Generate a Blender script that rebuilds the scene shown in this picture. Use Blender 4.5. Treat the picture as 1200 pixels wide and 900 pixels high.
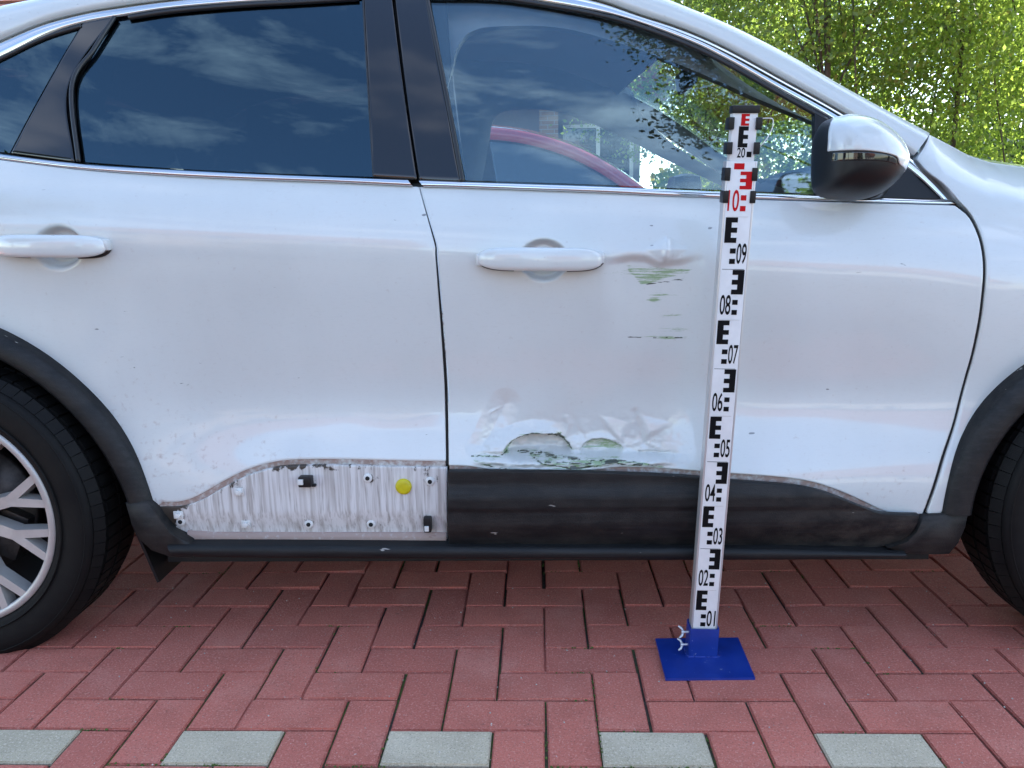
import bpy, bmesh, math, random
import numpy as np
from mathutils import Vector, Matrix, noise as mnoise

R = math.radians
for o in list(bpy.data.objects): bpy.data.objects.remove(o)
SC = bpy.context.scene
COL = SC.collection

# ------------------------------------------------------------------ camera
# camera solved from the 10 x 20 cm pavers and the decimetre marks of the staff
F_PX, CAM_H, PITCH, ROLL, YAW = 913.87, .9516, .1971, -.0187, -.0361
def ray(px, py):
    a, b = px-600, py-450
    cr, sr = math.cos(ROLL), math.sin(ROLL)
    X = a*cr+b*sr; Y = -a*sr+b*cr
    x = X/F_PX; up = -Y/F_PX
    c, s = math.cos(PITCH), math.sin(PITCH)
    y = c+up*s; z = -s+up*c
    cy, sy = math.cos(YAW), math.sin(YAW)
    return np.array([x*cy+y*sy, -x*sy+y*cy, z])
def atY(px, py, Y): d = ray(px, py); return np.array([0, 0, CAM_H])+d*Y/d[1]
def atZ(px, py, Z=0): d = ray(px, py); return np.array([0, 0, CAM_H])+d*(Z-CAM_H)/d[2]
def image_px(P):                       # 3D point -> image pixel coordinates through the solved camera
    d = np.asarray(P, float)-np.array([0, 0, CAM_H])
    cy, sy = math.cos(YAW), math.sin(YAW)
    x = d[..., 0]*cy-d[..., 1]*sy; y = d[..., 0]*sy+d[..., 1]*cy; z = d[..., 2]
    c, s = math.cos(PITCH), math.sin(PITCH)
    fw = y*c-z*s; up = y*s+z*c
    X = F_PX*x/fw; Y = -F_PX*up/fw
    cr, sr = math.cos(ROLL), math.sin(ROLL)
    return 600+X*cr-Y*sr, 450+X*sr+Y*cr
cam_d = bpy.data.cameras.new('camera'); cam = bpy.data.objects.new('camera', cam_d); COL.objects.link(cam)
fw = Vector(ray(600, 450)).normalized()
ex = (Vector(ray(601, 450))-Vector(ray(600, 450))).normalized(); ey = ex.cross(fw)*-1
ey = -(Vector(ray(600, 451))-Vector(ray(600, 450))).normalized()
m = Matrix((ex, ey, -fw)).transposed().to_4x4(); m.translation = (0, 0, CAM_H)
cam.matrix_world = m
cam_d.sensor_width = 36; cam_d.lens = F_PX/1200*36; cam_d.clip_end = 2000; cam_d.clip_start = .02
SC.camera = cam

# ------------------------------------------------------------------ light
SUN_EL, SUN_AZ = R(36), R(54)         # azimuth measured from +Y (behind the car) towards +X
sun_dir = Vector((math.sin(SUN_AZ)*math.cos(SUN_EL), math.cos(SUN_AZ)*math.cos(SUN_EL), math.sin(SUN_EL)))
W = bpy.data.worlds.new('World'); SC.world = W; W.use_nodes = True
nt = W.node_tree; nt.nodes.clear()
wo = nt.nodes.new('ShaderNodeOutputWorld'); bg = nt.nodes.new('ShaderNodeBackground')
sky = nt.nodes.new('ShaderNodeTexSky'); sky.sky_type = 'NISHITA'; sky.sun_disc = False
sky.sun_elevation = SUN_EL; sky.sun_rotation = SUN_AZ
sky.altitude = 50; sky.air_density = 1.0; sky.dust_density = .6; sky.ozone_density = 1.7
tc = nt.nodes.new('ShaderNodeTexCoord')
mp = nt.nodes.new('ShaderNodeMapping'); mp.inputs['Scale'].default_value = (1.1, 1.5, 3.4); mp.inputs['Rotation'].default_value = (R(12), R(20), R(35))
n1 = nt.nodes.new('ShaderNodeTexNoise'); n1.inputs['Scale'].default_value = 3.1; n1.inputs['Detail'].default_value = 9; n1.inputs['Roughness'].default_value = .62; n1.inputs['Distortion'].default_value = .35
cr_ = nt.nodes.new('ShaderNodeValToRGB'); cr_.color_ramp.elements[0].position = .50; cr_.color_ramp.elements[1].position = .76
mul = nt.nodes.new('ShaderNodeMath'); mul.operation = 'MULTIPLY'; mul.inputs[1].default_value = .40
mx = nt.nodes.new('ShaderNodeMix'); mx.data_type = 'RGBA'
mx.inputs['B'].default_value = (8.6, 8.6, 8.8, 1)
nt.links.new(tc.outputs['Generated'], mp.inputs['Vector']); nt.links.new(mp.outputs[0], n1.inputs['Vector'])
nt.links.new(n1.outputs['Fac'], cr_.inputs[0]); nt.links.new(cr_.outputs[0], mul.inputs[0]); nt.links.new(mul.outputs[0], mx.inputs['Factor'])
nt.links.new(sky.outputs[0], mx.inputs['A']); nt.links.new(mx.outputs['Result'], bg.inputs[0])
bg.inputs[1].default_value = .15
nt.links.new(bg.outputs[0], wo.inputs[0])
sl = bpy.data.lights.new('sun', 'SUN'); so = bpy.data.objects.new('sun', sl); COL.objects.link(so)
sl.energy = 5.0; sl.angle = R(.5); sl.color = (1, .95, .87)
so.rotation_euler = (-sun_dir).to_track_quat('-Z', 'Y').to_euler(); so.location = sun_dir*30
SC.view_settings.view_transform = 'Standard'; SC.view_settings.look = 'None'
SC.view_settings.exposure = 2.12; SC.view_settings.gamma = 1
SC.render.engine = 'CYCLES'
SC.cycles.max_bounces = 7; SC.cycles.diffuse_bounces = 3; SC.cycles.glossy_bounces = 4; SC.cycles.transparent_max_bounces = 14; SC.cycles.caustics_reflective = False; SC.cycles.caustics_refractive = False

# ------------------------------------------------------------------ materials
MATS = {}
def nodes_of(name):
    m = bpy.data.materials.new(name); m.use_nodes = True; MATS[name] = m
    t = m.node_tree; p = t.nodes['Principled BSDF']; return m, t, p
def N(t, typ, **kw):
    n = t.nodes.new(typ)
    for k, v in kw.items():
        if k.startswith('i_'): n.inputs[k[2:].replace('_', ' ')].default_value = v
        else: setattr(n, k, v)
    return n
def mixc(t, fac, a, b, blend='MIX'):
    n = t.nodes.new('ShaderNodeMix'); n.data_type = 'RGBA'; n.blend_type = blend
    for s, v in (('Factor', fac), ('A', a), ('B', b)):
        if hasattr(v, 'is_output'): t.links.new(v, n.inputs[s])
        else: n.inputs[s].default_value = v if s == 'Factor' else (*v[:3], 1)
    return n.outputs['Result']
def mathn(t, op, a, b=0., c=None, clamp=False):
    n = t.nodes.new('ShaderNodeMath'); n.operation = op; n.use_clamp = clamp
    for i, v in enumerate((a, b) if c is None else (a, b, c)):
        if hasattr(v, 'is_output'): t.links.new(v, n.inputs[i])
        else: n.inputs[i].default_value = v
    return n.outputs[0]
def smooth(t, v, lo, hi):
    n = t.nodes.new('ShaderNodeMapRange'); n.interpolation_type = 'SMOOTHSTEP'
    t.links.new(v, n.inputs[0]); n.inputs[1].default_value = lo; n.inputs[2].default_value = hi
    return n.outputs[0]
def noise_at(t, scale=(1, 1, 1), s=5., detail=4., rough=.55, coord='Object'):
    tc = t.nodes.new('ShaderNodeTexCoord'); mp = t.nodes.new('ShaderNodeMapping'); mp.inputs['Scale'].default_value = scale
    n = t.nodes.new('ShaderNodeTexNoise'); n.inputs['Scale'].default_value = s; n.inputs['Detail'].default_value = detail; n.inputs['Roughness'].default_value = rough
    t.links.new(tc.outputs[coord], mp.inputs[0]); t.links.new(mp.outputs[0], n.inputs['Vector'])
    return n.outputs['Fac']
def bump(t, p, h, dist, strength=1.):
    b = t.nodes.new('ShaderNodeBump'); b.inputs['Distance'].default_value = dist; b.inputs['Strength'].default_value = strength
    t.links.new(h, b.inputs['Height']); t.links.new(b.outputs[0], p.inputs['Normal'])
def simple(name, col, rough=.5, metal=0., var=.0, vs=8., vscale=(1, 1, 1), bmp=0., bs=200., coat=0., spec=.5):
    m, t, p = nodes_of(name)
    p.inputs['Roughness'].default_value = rough; p.inputs['Metallic'].default_value = metal
    p.inputs['Coat Weight'].default_value = coat; p.inputs['Coat Roughness'].default_value = .05
    p.inputs['Specular IOR Level'].default_value = spec
    if var:
        f = noise_at(t, vscale, vs)
        t.links.new(mixc(t, smooth(t, f, .3, .7), [c*(1-var) for c in col], [min(1, c*(1+var)) for c in col]), p.inputs['Base Color'])
    else: p.inputs['Base Color'].default_value = (*col, 1)
    if bmp: bump(t, p, noise_at(t, vscale, bs, 3.), bmp)
    return m
def make_paint(name, base):
    m, t, p = nodes_of(name)
    at = N(t, 'ShaderNodeAttribute', attribute_name='wear'); sep = N(t, 'ShaderNodeSeparateColor'); t.links.new(at.outputs['Color'], sep.inputs[0])
    # fine road film, broad and faint
    f = noise_at(t, (1, 1, .5), 3.5, 5.); c = mixc(t, smooth(t, f, .35, .75), base, [b*.93 for b in base])
    f2 = noise_at(t, (.25, 1, 1), 260., 3., .7); c = mixc(t, mathn(t, 'MULTIPLY', smooth(t, f2, .52, .72), .09), c, (.35, .33, .30))
    # small chips and short scratches
    f3 = noise_at(t, (.35, 1, 1), 62., 2., .6); gate = noise_at(t, (1, 1, 1), 7., 2.)
    chips = mathn(t, 'MULTIPLY', smooth(t, f3, .735, .765), smooth(t, gate, .48, .62))
    c = mixc(t, mathn(t, 'MULTIPLY', chips, .75), c, (.06, .06, .07))
    # road dirt (attribute blue), brown; on the door lips also mirrored paving
    d = noise_at(t, (1, 1, 1), 90., 4.); dm = mathn(t, 'MULTIPLY', smooth(t, mathn(t, 'ADD', d, mathn(t, 'MULTIPLY', sep.outputs['Blue'], .8)), .62, 1.10), .85)
    c = mixc(t, dm, c, (.27, .165, .130))
    # green paint smear (attribute red), streaked along the car
    g = mathn(t, 'MULTIPLY_ADD', noise_at(t, (.10, 1, 1.6), 190., 5., .75), 1.75, -.375); gm = mathn(t, 'MULTIPLY', smooth(t, mathn(t, 'ADD', g, mathn(t, 'MULTIPLY', sep.outputs['Red'], .47)), .70, .97), smooth(t, sep.outputs['Red'], .02, .2))
    c = mixc(t, mathn(t, 'MULTIPLY', gm, .8), c, (.15, .27, .085))
    # bare dark scratches (attribute green)
    k = noise_at(t, (.15, 1, 1.2), 230., 4., .7); km = smooth(t, mathn(t, 'ADD', k, mathn(t, 'MULTIPLY', sep.outputs['Green'], .6)), .86, 1.0)
    km = mathn(t, 'MULTIPLY', km, smooth(t, sep.outputs['Green'], .02, .2))
    c = mixc(t, km, c, (.035, .045, .03))
    t.links.new(c, p.inputs['Base Color'])
    rr = mathn(t, 'ADD', .34, mathn(t, 'MULTIPLY', dm, .5), clamp=True); t.links.new(rr, p.inputs['Roughness'])
    cw = mathn(t, 'SUBTRACT', 1., mathn(t, 'ADD', mathn(t, 'MULTIPLY', dm, .9), mathn(t, 'MULTIPLY', gm, .6)), clamp=True); t.links.new(cw, p.inputs['Coat Weight'])
    p.inputs['Coat Roughness'].default_value = .05; p.inputs['Coat IOR'].default_value = 1.5
    bump(t, p, noise_at(t, (1, 1, 1), 7., 3.), .004, .45)
    return m
make_paint('white_paint', (.60, .62, .61))
def make_glass(name, tint, f0=.04, refl=(.95, .97, 1.)):      # thin pane: Fresnel reflection over tinted transmission
    m, t, p = nodes_of(name); t.nodes.remove(p)
    g = N(t, 'ShaderNodeNewGeometry'); dt = N(t, 'ShaderNodeVectorMath', operation='DOT_PRODUCT'); t.links.new(g.outputs['Normal'], dt.inputs[0]); t.links.new(g.outputs['Incoming'], dt.inputs[1])
    c = mathn(t, 'SUBTRACT', 1., mathn(t, 'ABSOLUTE', dt.outputs['Value']), clamp=True)
    fr = mathn(t, 'MULTIPLY_ADD', mathn(t, 'POWER', c, 5.), 1-f0, f0)
    tr = N(t, 'ShaderNodeBsdfTransparent'); tr.inputs[0].default_value = (*tint, 1)
    gl = N(t, 'ShaderNodeBsdfGlossy'); gl.inputs['Roughness'].default_value = .0; gl.inputs[0].default_value = (*refl, 1)
    ms = N(t, 'ShaderNodeMixShader'); t.links.new(fr, ms.inputs[0]); t.links.new(tr.outputs[0], ms.inputs[1]); t.links.new(gl.outputs[0], ms.inputs[2])
    t.links.new(ms.outputs[0], t.nodes['Material Output'].inputs[0]); return m
make_glass('side_glass', (.95, .98, .97), .085, (.62, .87, 1.))
make_glass('privacy_glass', (.16, .18, .20), .10, (.52, .82, 1.))
make_glass('clear_glass', (.90, .96, .93), .04)
simple('gloss_black', (.006, .006, .008), .08, coat=.3)
simple('rubber', (.010, .012, .013), .55, bmp=.0004, bs=400)
simple('seal_black', (.010, .010, .011), .38)
simple('chrome', (.62, .62, .62), .08, 1.)
simple('cabin_dark', (.022, .022, .024), .7, var=.2)
simple('cabin_grey', (.24, .24, .245), .8, var=.12)
simple('headliner', (.50, .50, .50), .9)
simple('shell_black', (.006, .006, .006), .8)
simple('alloy', (.46, .44, .42), .42, .45, var=.06, vs=30)
simple('alloy_dark', (.030, .031, .034), .38, .3)
simple('brake_metal', (.055, .048, .045), .5, .7, var=.3, vs=40)
simple('white_plastic', (.62, .62, .60), .5, var=.06, vs=40)
simple('black_plastic', (.008, .008, .009), .4, bmp=.0003, bs=500, spec=.3)
simple('yellow_plastic', (.52, .44, .006), .45, var=.08, vs=60)
simple('lens_red', (.35, .012, .012), .12, coat=.6)
simple('lens_clear', (.5, .5, .52), .1, coat=1)
simple('mirror_silver', (.9, .9, .9), .02, 1.)
simple('red_paint', (.30, .022, .030), .3, coat=1.)
simple('steel', (.62, .62, .62), .28, .9)
simple('galvanised', (.55, .57, .60), .4, .6, var=.1, vs=60)
simple('staff_white', (.70, .70, .70), .42, var=.04, vs=30)
simple('staff_edge', (.56, .55, .54), .35, .5)
simple('print_black', (.004, .004, .005), .6, spec=.12)
simple('print_red', (.50, .006, .010), .6, spec=.15)
def make_cladding():
    m, t, p = nodes_of('cladding')
    at = N(t, 'ShaderNodeAttribute', attribute_name='wear'); sep = N(t, 'ShaderNodeSeparateColor'); t.links.new(at.outputs['Color'], sep.inputs[0])
    f = noise_at(t, (.05, 1, 1), 110., 5., .65); c = mixc(t, smooth(t, f, .42, .72), (.006, .0065, .0075), (.013, .014, .0155))
    d = noise_at(t, (.6, 1, 1), 25., 6., .7)
    c = mixc(t, mathn(t, 'MULTIPLY', smooth(t, d, .35, .7), mathn(t, 'ADD', .06, sep.outputs['Blue']), clamp=True), c, (.060, .052, .045))
    f3 = noise_at(t, (.3, 1, 1), 70., 2., .6); c = mixc(t, smooth(t, f3, .74, .78), c, (.30, .28, .26))
    t.links.new(c, p.inputs['Base Color']); p.inputs['Roughness'].default_value = .5; p.inputs['Specular IOR Level'].default_value = .28
    bump(t, p, noise_at(t, (1, 1, 1), 420., 2.), .0006)
make_cladding()
def make_dirty_panel():
    m, t, p = nodes_of('dirty_white')
    at = N(t, 'ShaderNodeAttribute', attribute_name='wear'); sep = N(t, 'ShaderNodeSeparateColor'); t.links.new(at.outputs['Color'], sep.inputs[0])
    f = noise_at(t, (1, 1, .035), 85., 4., .6); c = mixc(t, mathn(t, 'MULTIPLY', smooth(t, f, .40, .70), .66), (.62, .61, .60), (.27, .235, .205))
    f1 = noise_at(t, (1, 1, .05), 230., 3., .6); c = mixc(t, mathn(t, 'MULTIPLY', smooth(t, f1, .50, .72), .55), c, (.20, .17, .145))
    d = noise_at(t, (1, 1, .6), 60., 6., .75)
    c = mixc(t, smooth(t, mathn(t, 'ADD', d, mathn(t, 'MULTIPLY', sep.outputs['Blue'], .5)), .70, .84), c, (.045, .036, .028))
    t.links.new(c, p.inputs['Base Color']); p.inputs['Roughness'].default_value = .45
make_dirty_panel()
def make_tyre():
    m, t, p = nodes_of('tyre')
    f = noise_at(t, (1, 1, 1), 14., 5.); c = mixc(t, smooth(t, f, .3, .7), (.004, .004, .0045), (.0075, .0073, .007))
    t.links.new(c, p.inputs['Base Color']); p.inputs['Roughness'].default_value = .62; p.inputs['Specular IOR Level'].default_value = .15
    bump(t, p, noise_at(t, (1, 1, 1), 350., 2.), .0005)
make_tyre()
def make_paver(name, a, b, speck, gate=.0):
    m, t, p = nodes_of(name)
    oi = N(t, 'ShaderNodeObjectInfo'); gi = N(t, 'ShaderNodeNewGeometry')
    rnd = mathn(t, 'FRACT', mathn(t, 'ADD', oi.outputs['Random'], gi.outputs['Random Per Island']))
    c = mixc(t, rnd, a, b)
    geo = gi.outputs['Position']
    def wn(s, d=3., r=.6):
        n = N(t, 'ShaderNodeTexNoise'); n.inputs['Scale'].default_value = s; n.inputs['Detail'].default_value = d; n.inputs['Roughness'].default_value = r
        t.links.new(geo, n.inputs['Vector']); return n.outputs['Fac']
    c = mixc(t, mathn(t, 'MULTIPLY', smooth(t, wn(9, 5, .65), .42, .72), .55), c, [x*.66 for x in a])
    c = mixc(t, mathn(t, 'MULTIPLY', smooth(t, wn(4.3, 6, .7), .48, .74), .40), c, speck)
    c = mixc(t, mathn(t, 'MULTIPLY', smooth(t, wn(210, 3, .8), .53, .64), .75), c, speck)
    c = mixc(t, mathn(t, 'MULTIPLY', smooth(t, wn(255, 3, .8), .54, .66), .75), c, [x*.42 for x in a])
    c = mixc(t, mathn(t, 'MULTIPLY', smooth(t, wn(23, 6, .78), .62, .72), .7), c, (.07, .05, .042))
    c = mixc(t, mathn(t, 'MULTIPLY', smooth(t, wn(70, 3, .6), .72, .76), .7), c, (.62, .56, .52))
    t.links.new(c, p.inputs['Base Color']); p.inputs['Roughness'].default_value = .82
    bump(t, p, wn(230, 4, .75), .0035)
make_paver('paver_red', (.60, .170, .120), (.48, .130, .094), (.68, .31, .24))
make_paver('paver_grey', (.62, .515, .36), (.54, .455, .315), (.80, .70, .54))
def make_joint():
    m, t, p = nodes_of('joint_sand')
    f = noise_at(t, (1, 1, 1), 2.6, 4.); f2 = noise_at(t, (1, 1, 1), 180., 4.)
    c = mixc(t, f2, (.020, .016, .013), (.10, .08, .062))
    c = mixc(t, mathn(t, 'MULTIPLY', smooth(t, f, .42, .56), smooth(t, f2, .35, .55)), c, (.075, .12, .020))
    t.links.new(c, p.inputs['Base Color']); p.inputs['Roughness'].default_value = .95
    bump(t, p, f2, .004)
make_joint()
def make_blue():
    m, t, p = nodes_of('blue_paint')
    c = mixc(t, smooth(t, noise_at(t, (1, 1, 1), 18., 4.), .3, .7), (.005, .026, .20), (.007, .036, .26))
    c = mixc(t, mathn(t, 'MULTIPLY', smooth(t, noise_at(t, (1, 1, 1), 75., 4., .7), .66, .72), .6), c, (.35, .40, .48))
    c = mixc(t, mathn(t, 'MULTIPLY', smooth(t, noise_at(t, (1, 1, 1), 9., 5., .7), .52, .75), .22), c, (.06, .075, .14))
    t.links.new(c, p.inputs['Base Color']); p.inputs['Roughness'].default_value = .42
make_blue()
simple('lane_paving', (.075, .074, .072), .85, var=.15, vs=3)
simple('asphalt', (.06, .06, .058), .9, var=.2, vs=3)
simple('lawn', (.055, .10, .022), .9, var=.3, vs=2)
def make_leaf(name, a, b, trans=.45):
    m, t, p = nodes_of(name); t.nodes.remove(p)
    gi = N(t, 'ShaderNodeNewGeometry'); c = mixc(t, gi.outputs['Random Per Island'], a, b)
    d = N(t, 'ShaderNodeBsdfDiffuse'); tr = N(t, 'ShaderNodeBsdfTranslucent'); gl = N(t, 'ShaderNodeBsdfGlossy'); gl.inputs['Roughness'].default_value = .35; gl.inputs[0].default_value = (.8, .8, .8, 1)
    t.links.new(c, d.inputs[0]); t.links.new(mixc(t, .6, c, [min(1, x*1.9) for x in b]), tr.inputs[0])
    ms = N(t, 'ShaderNodeMixShader'); ms.inputs[0].default_value = trans; t.links.new(d.outputs[0], ms.inputs[1]); t.links.new(tr.outputs[0], ms.inputs[2])
    m2 = N(t, 'ShaderNodeMixShader'); m2.inputs[0].default_value = .05; t.links.new(ms.outputs[0], m2.inputs[1]); t.links.new(gl.outputs[0], m2.inputs[2])
    t.links.new(m2.outputs[0], t.nodes['Material Output'].inputs[0])
make_leaf('leaf_lime', (.115, .195, .028), (.23, .315, .05), .64)
make_leaf('leaf_mid', (.09, .155, .024), (.18, .25, .042), .62)
make_leaf('leaf_dark', (.018, .040, .012), (.040, .070, .020), .3)
make_leaf('leaf_yellow', (.30, .26, .02), (.42, .36, .03), .4)
simple('bark', (.10, .085, .07), .9, var=.35, vs=12, vscale=(1, 1, .2), bmp=.01, bs=40)
simple('birch_bark', (.42, .40, .37), .8, var=.3, vs=9, vscale=(1, 1, 3), bmp=.004, bs=40)
simple('plaster', (.52, .50, .46), .85, var=.06, vs=1.5)
simple('facade_grey', (.20, .185, .175), .8, var=.1, vs=2)
simple('roof_tile', (.22, .085, .055), .8, var=.25, vs=6)
simple('window_white', (.72, .72, .70), .4)
simple('pane_dark', (.02, .028, .03), .05, coat=1)
def make_brickwall():
    m, t, p = nodes_of('brick_masonry')
    tc = N(t, 'ShaderNodeTexCoord'); mp = N(t, 'ShaderNodeMapping'); mp.inputs['Rotation'].default_value = (R(90), 0, 0)
    b = N(t, 'ShaderNodeTexBrick'); b.inputs['Scale'].default_value = 1.; b.inputs['Brick Width'].default_value = .24; b.inputs['Row Height'].default_value = .077; b.inputs['Mortar Size'].default_value = .008
    b.inputs['Color1'].default_value = (.30, .17, .11, 1); b.inputs['Color2'].default_value = (.38, .26, .17, 1); b.inputs['Mortar'].default_value = (.36, .34, .31, 1)
    t.links.new(tc.outputs['Object'], mp.inputs[0]); t.links.new(mp.outputs[0], b.inputs[0]); t.links.new(b.outputs[0], p.inputs['Base Color']); p.inputs['Roughness'].default_value = .85
make_brickwall()

# ------------------------------------------------------------------ helpers
BASE = {}
def tag(o, label=None, cat=None, group=None, kind=None):
    if label: o['label'] = label
    if cat: o['category'] = cat
    if group: o['group'] = group
    if kind: o['kind'] = kind
    return o
def empty(name, loc, label=None, cat=None, group=None):
    o = bpy.data.objects.new(name, None); COL.objects.link(o); o.location = loc; o.empty_display_size = .1
    BASE[o.name] = np.array(loc, float); return tag(o, label, cat, group)
def mk(name, V, F, mat, parent=None, smooth=True, wear=None, origin=None):
    V = np.asarray(V, float).reshape(-1, 3)
    if parent is not None: org = BASE[parent.name]
    else: org = np.array(origin if origin is not None else (0, 0, 0), float)
    me = bpy.data.meshes.new(name); V = V-org
    me.from_pydata(V.tolist(), [], [tuple(int(i) for i in f) for f in F])
    if smooth: me.polygons.foreach_set('use_smooth', [True]*len(me.polygons))
    if wear is not None:
        a = me.attributes.new('wear', 'FLOAT_COLOR', 'POINT'); w = np.zeros((len(V), 4)); w[:, :3] = np.clip(wear, 0, 1); w[:, 3] = 1
        a.data.foreach_set('color', w.ravel())
    me.materials.append(MATS[mat]); me.update()
    o = bpy.data.objects.new(name, me); COL.objects.link(o)
    if parent is not None: o.parent = parent
    else: o.location = org
    BASE[o.name] = org
    return o
def fix_normals(o):
    bm = bmesh.new(); bm.from_mesh(o.data); bmesh.ops.recalc_face_normals(bm, faces=bm.faces); bm.to_mesh(o.data); bm.free(); return o
def sharp(o, ang=40):
    o.data.set_sharp_from_angle(angle=R(ang)); return o
def mirror(o, yc, parent, name=None):          # the same part on the other side of the car
    V = np.zeros(len(o.data.vertices)*3); o.data.vertices.foreach_get('co', V); V = V.reshape(-1, 3)+BASE[o.name]
    V[:, 1] = 2*yc-V[:, 1]; F = [tuple(reversed(p.vertices)) for p in o.data.polygons]
    me_smooth = len(o.data.polygons) > 0 and o.data.polygons[0].use_smooth
    n = mk(name or o.name.split('.')[0], V, F, o.data.materials[0].name, parent, me_smooth); return n
class MB:
    def __init__(s): s.V = []; s.F = []
    def add(s, V, F):
        b = len(s.V); s.V += [tuple(v) for v in V]; s.F += [tuple(i+b for i in f) for f in F]; return s
    def box(s, c, d, M=None, bev=0):
        x, y, z = [k/2 for k in d]
        if bev:
            bm = bmesh.new(); bmesh.ops.create_cube(bm, size=1, matrix=Matrix.Diagonal((*d, 1)))
            bmesh.ops.bevel(bm, geom=bm.edges[:], offset=bev, segments=2, affect='EDGES', profile=.6)
            bm.verts.index_update(); V = [v.co.copy() for v in bm.verts]; F = [tuple(v.index for v in f.verts) for f in bm.faces]; bm.free()
        else:
            V = [Vector((sx*x, sy*y, sz*z)) for sx in (-1, 1) for sy in (-1, 1) for sz in (-1, 1)]
            F = [(0, 1, 3, 2), (4, 6, 7, 5), (0, 4, 5, 1), (2, 3, 7, 6), (0, 2, 6, 4), (1, 5, 7, 3)]
        V = [(M @ v if M else v)+Vector(c) for v in V]
        return s.add(V, F)
    def tube(s, pts, r, n=8, cap=True):
        pts = [Vector(p) for p in pts]; rs = r if hasattr(r, '__len__') else [r]*len(pts)
        V = []; F = []; up = None
        for i, p in enumerate(pts):
            t = (pts[min(i+1, len(pts)-1)]-pts[max(i-1, 0)]).normalized()
            if up is None: up = t.orthogonal().normalized()
            up = (up-t*up.dot(t)).normalized(); b = t.cross(up)
            for k in range(n):
                a = 2*math.pi*k/n; V.append(p+(up*math.cos(a)+b*math.sin(a))*rs[i])
        for i in range(len(pts)-1):
            for k in range(n):
                k2 = (k+1) % n; F.append((i*n+k, i*n+k2, (i+1)*n+k2, (i+1)*n+k))
        if cap: F += [tuple(reversed(range(n))), tuple((len(pts)-1)*n+k for k in range(n))]
        return s.add(V, F)
    def lathe_y(s, prof, c, n=64, a0=0, a1=2*math.pi):      # profile of (radius, y) turned about the Y axis through c
        full = abs(a1-a0-2*math.pi) < 1e-6; m = n if full else n+1
        V = [(c[0]+r*math.cos(a0+(a1-a0)*k/n), c[1]+y, c[2]+r*math.sin(a0+(a1-a0)*k/n)) for r, y in prof for k in range(m)]
        F = []
        for i in range(len(prof)-1):
            for k in range(n):
                k2 = (k+1) % m; F.append((i*m+k, (i+1)*m+k, (i+1)*m+k2, i*m+k2))
        return s.add(V, F)
    def prism_y(s, poly, y0, y1):                  # polygon of (x, z) between two depths
        n = len(poly); V = [(x, y0, z) for x, z in poly]+[(x, y1, z) for x, z in poly]
        F = [tuple(range(n)), tuple(reversed(range(n, 2*n)))]+[(i, i+n, (i+1) % n+n, (i+1) % n) for i in range(n)]
        return s.add(V, F)
    def build(s, name, mat, parent=None, smooth=False, ang=None, **kw):
        o = mk(name, s.V, s.F, mat, parent, smooth or ang is not None, **kw); fix_normals(o)
        if ang is not None: sharp(o, ang)
        return o
def resample(P, n):
    P = np.asarray(P, float); L = np.r_[0, np.cumsum(np.linalg.norm(np.diff(P, axis=0), axis=1))]
    t = np.linspace(0, L[-1], n); return np.stack([np.interp(t, L, P[:, k]) for k in range(P.shape[1])], 1)
def spl(P, n, k=16):
    P = np.asarray(P, float); Q = [P[0]]
    E = np.vstack([2*P[0]-P[1], P, 2*P[-1]-P[-2]])
    for i in range(1, len(E)-2):
        a, b, c, d = E[i-1:i+3]
        for j in range(1, k+1):
            u = j/k; Q.append(.5*((2*b)+(c-a)*u+(2*a-5*b+4*c-d)*u*u+(3*b-a-3*c+d)*u**3))
    return resample(np.array(Q), n)
def curve(segs, n):                 # several splines end to end, corners kept
    Q = np.vstack([spl(s, 60) for s in segs]); keep = np.r_[True, np.linalg.norm(np.diff(Q, axis=0), axis=1) > 1e-6]
    return resample(Q[keep], n)
def sstep(x, a, b): t = np.clip((np.asarray(x, float)-a)/(b-a), 0, 1); return t*t*(3-2*t)
def hash2(i, j, s=0): 
    v = np.sin(i*127.1+j*311.7+s*74.7)*43758.5453; return v-np.floor(v)
def vnoise(x, y, s=0):
    i, j = np.floor(x), np.floor(y); u, v = x-i, y-j; u = u*u*(3-2*u); v = v*v*(3-2*v)
    return (hash2(i, j, s)*(1-u)+hash2(i+1, j, s)*u)*(1-v)+(hash2(i, j+1, s)*(1-u)+hash2(i+1, j+1, s)*u)*v
def fbm(x, y, s=0): return .5*vnoise(x, y, s)+.3*vnoise(2.1*x, 2.1*y, s+1)+.2*vnoise(4.3*x, 4.3*y, s+2)

# ------------------------------------------------------------------ ground
BR = .1015; GX, GY = -.300, 1.2433
pave = MB().box((0, 10.15, -.036), (30, 19.7, .058)).build('pavement', 'joint_sand'); tag(pave, kind='structure')
def brick_mesh(name, lx, ly, mat):
    bm = bmesh.new(); bmesh.ops.create_cube(bm, size=1, matrix=Matrix.Diagonal((lx, ly, .05, 1)))
    top = [e for e in bm.edges if all(v.co.z > 0 for v in e.verts)]
    bmesh.ops.bevel(bm, geom=top, offset=.0028, segments=2, affect='EDGES')
    me = bpy.data.meshes.new(name); bm.to_mesh(me); bm.free(); me.materials.append(MATS[mat]); return me
GAP = .0044
BM = {(h, g): brick_mesh('brick', *((2*BR-GAP, BR-GAP) if h else (BR-GAP, 2*BR-GAP)), 'paver_grey' if g else 'paver_red') for h in (0, 1) for g in (0, 1)}
def bricks(c0, c1, r0, r1):
    for r in range(r0, r1):
        for c in range(c0, c1):
            if (c-r) % 4 == 0: yield (GX+(c+1)*BR, GY+(r+.5)*BR, 1, int(r % 16 == 0 and -20 < r < 40), c, r)
            if (c-r-3) % 4 == 0: yield (GX+(c+.5)*BR, GY+(r+1)*BR, 0, 0, c, r)
rng = random.Random(4)
cand = []
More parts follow.
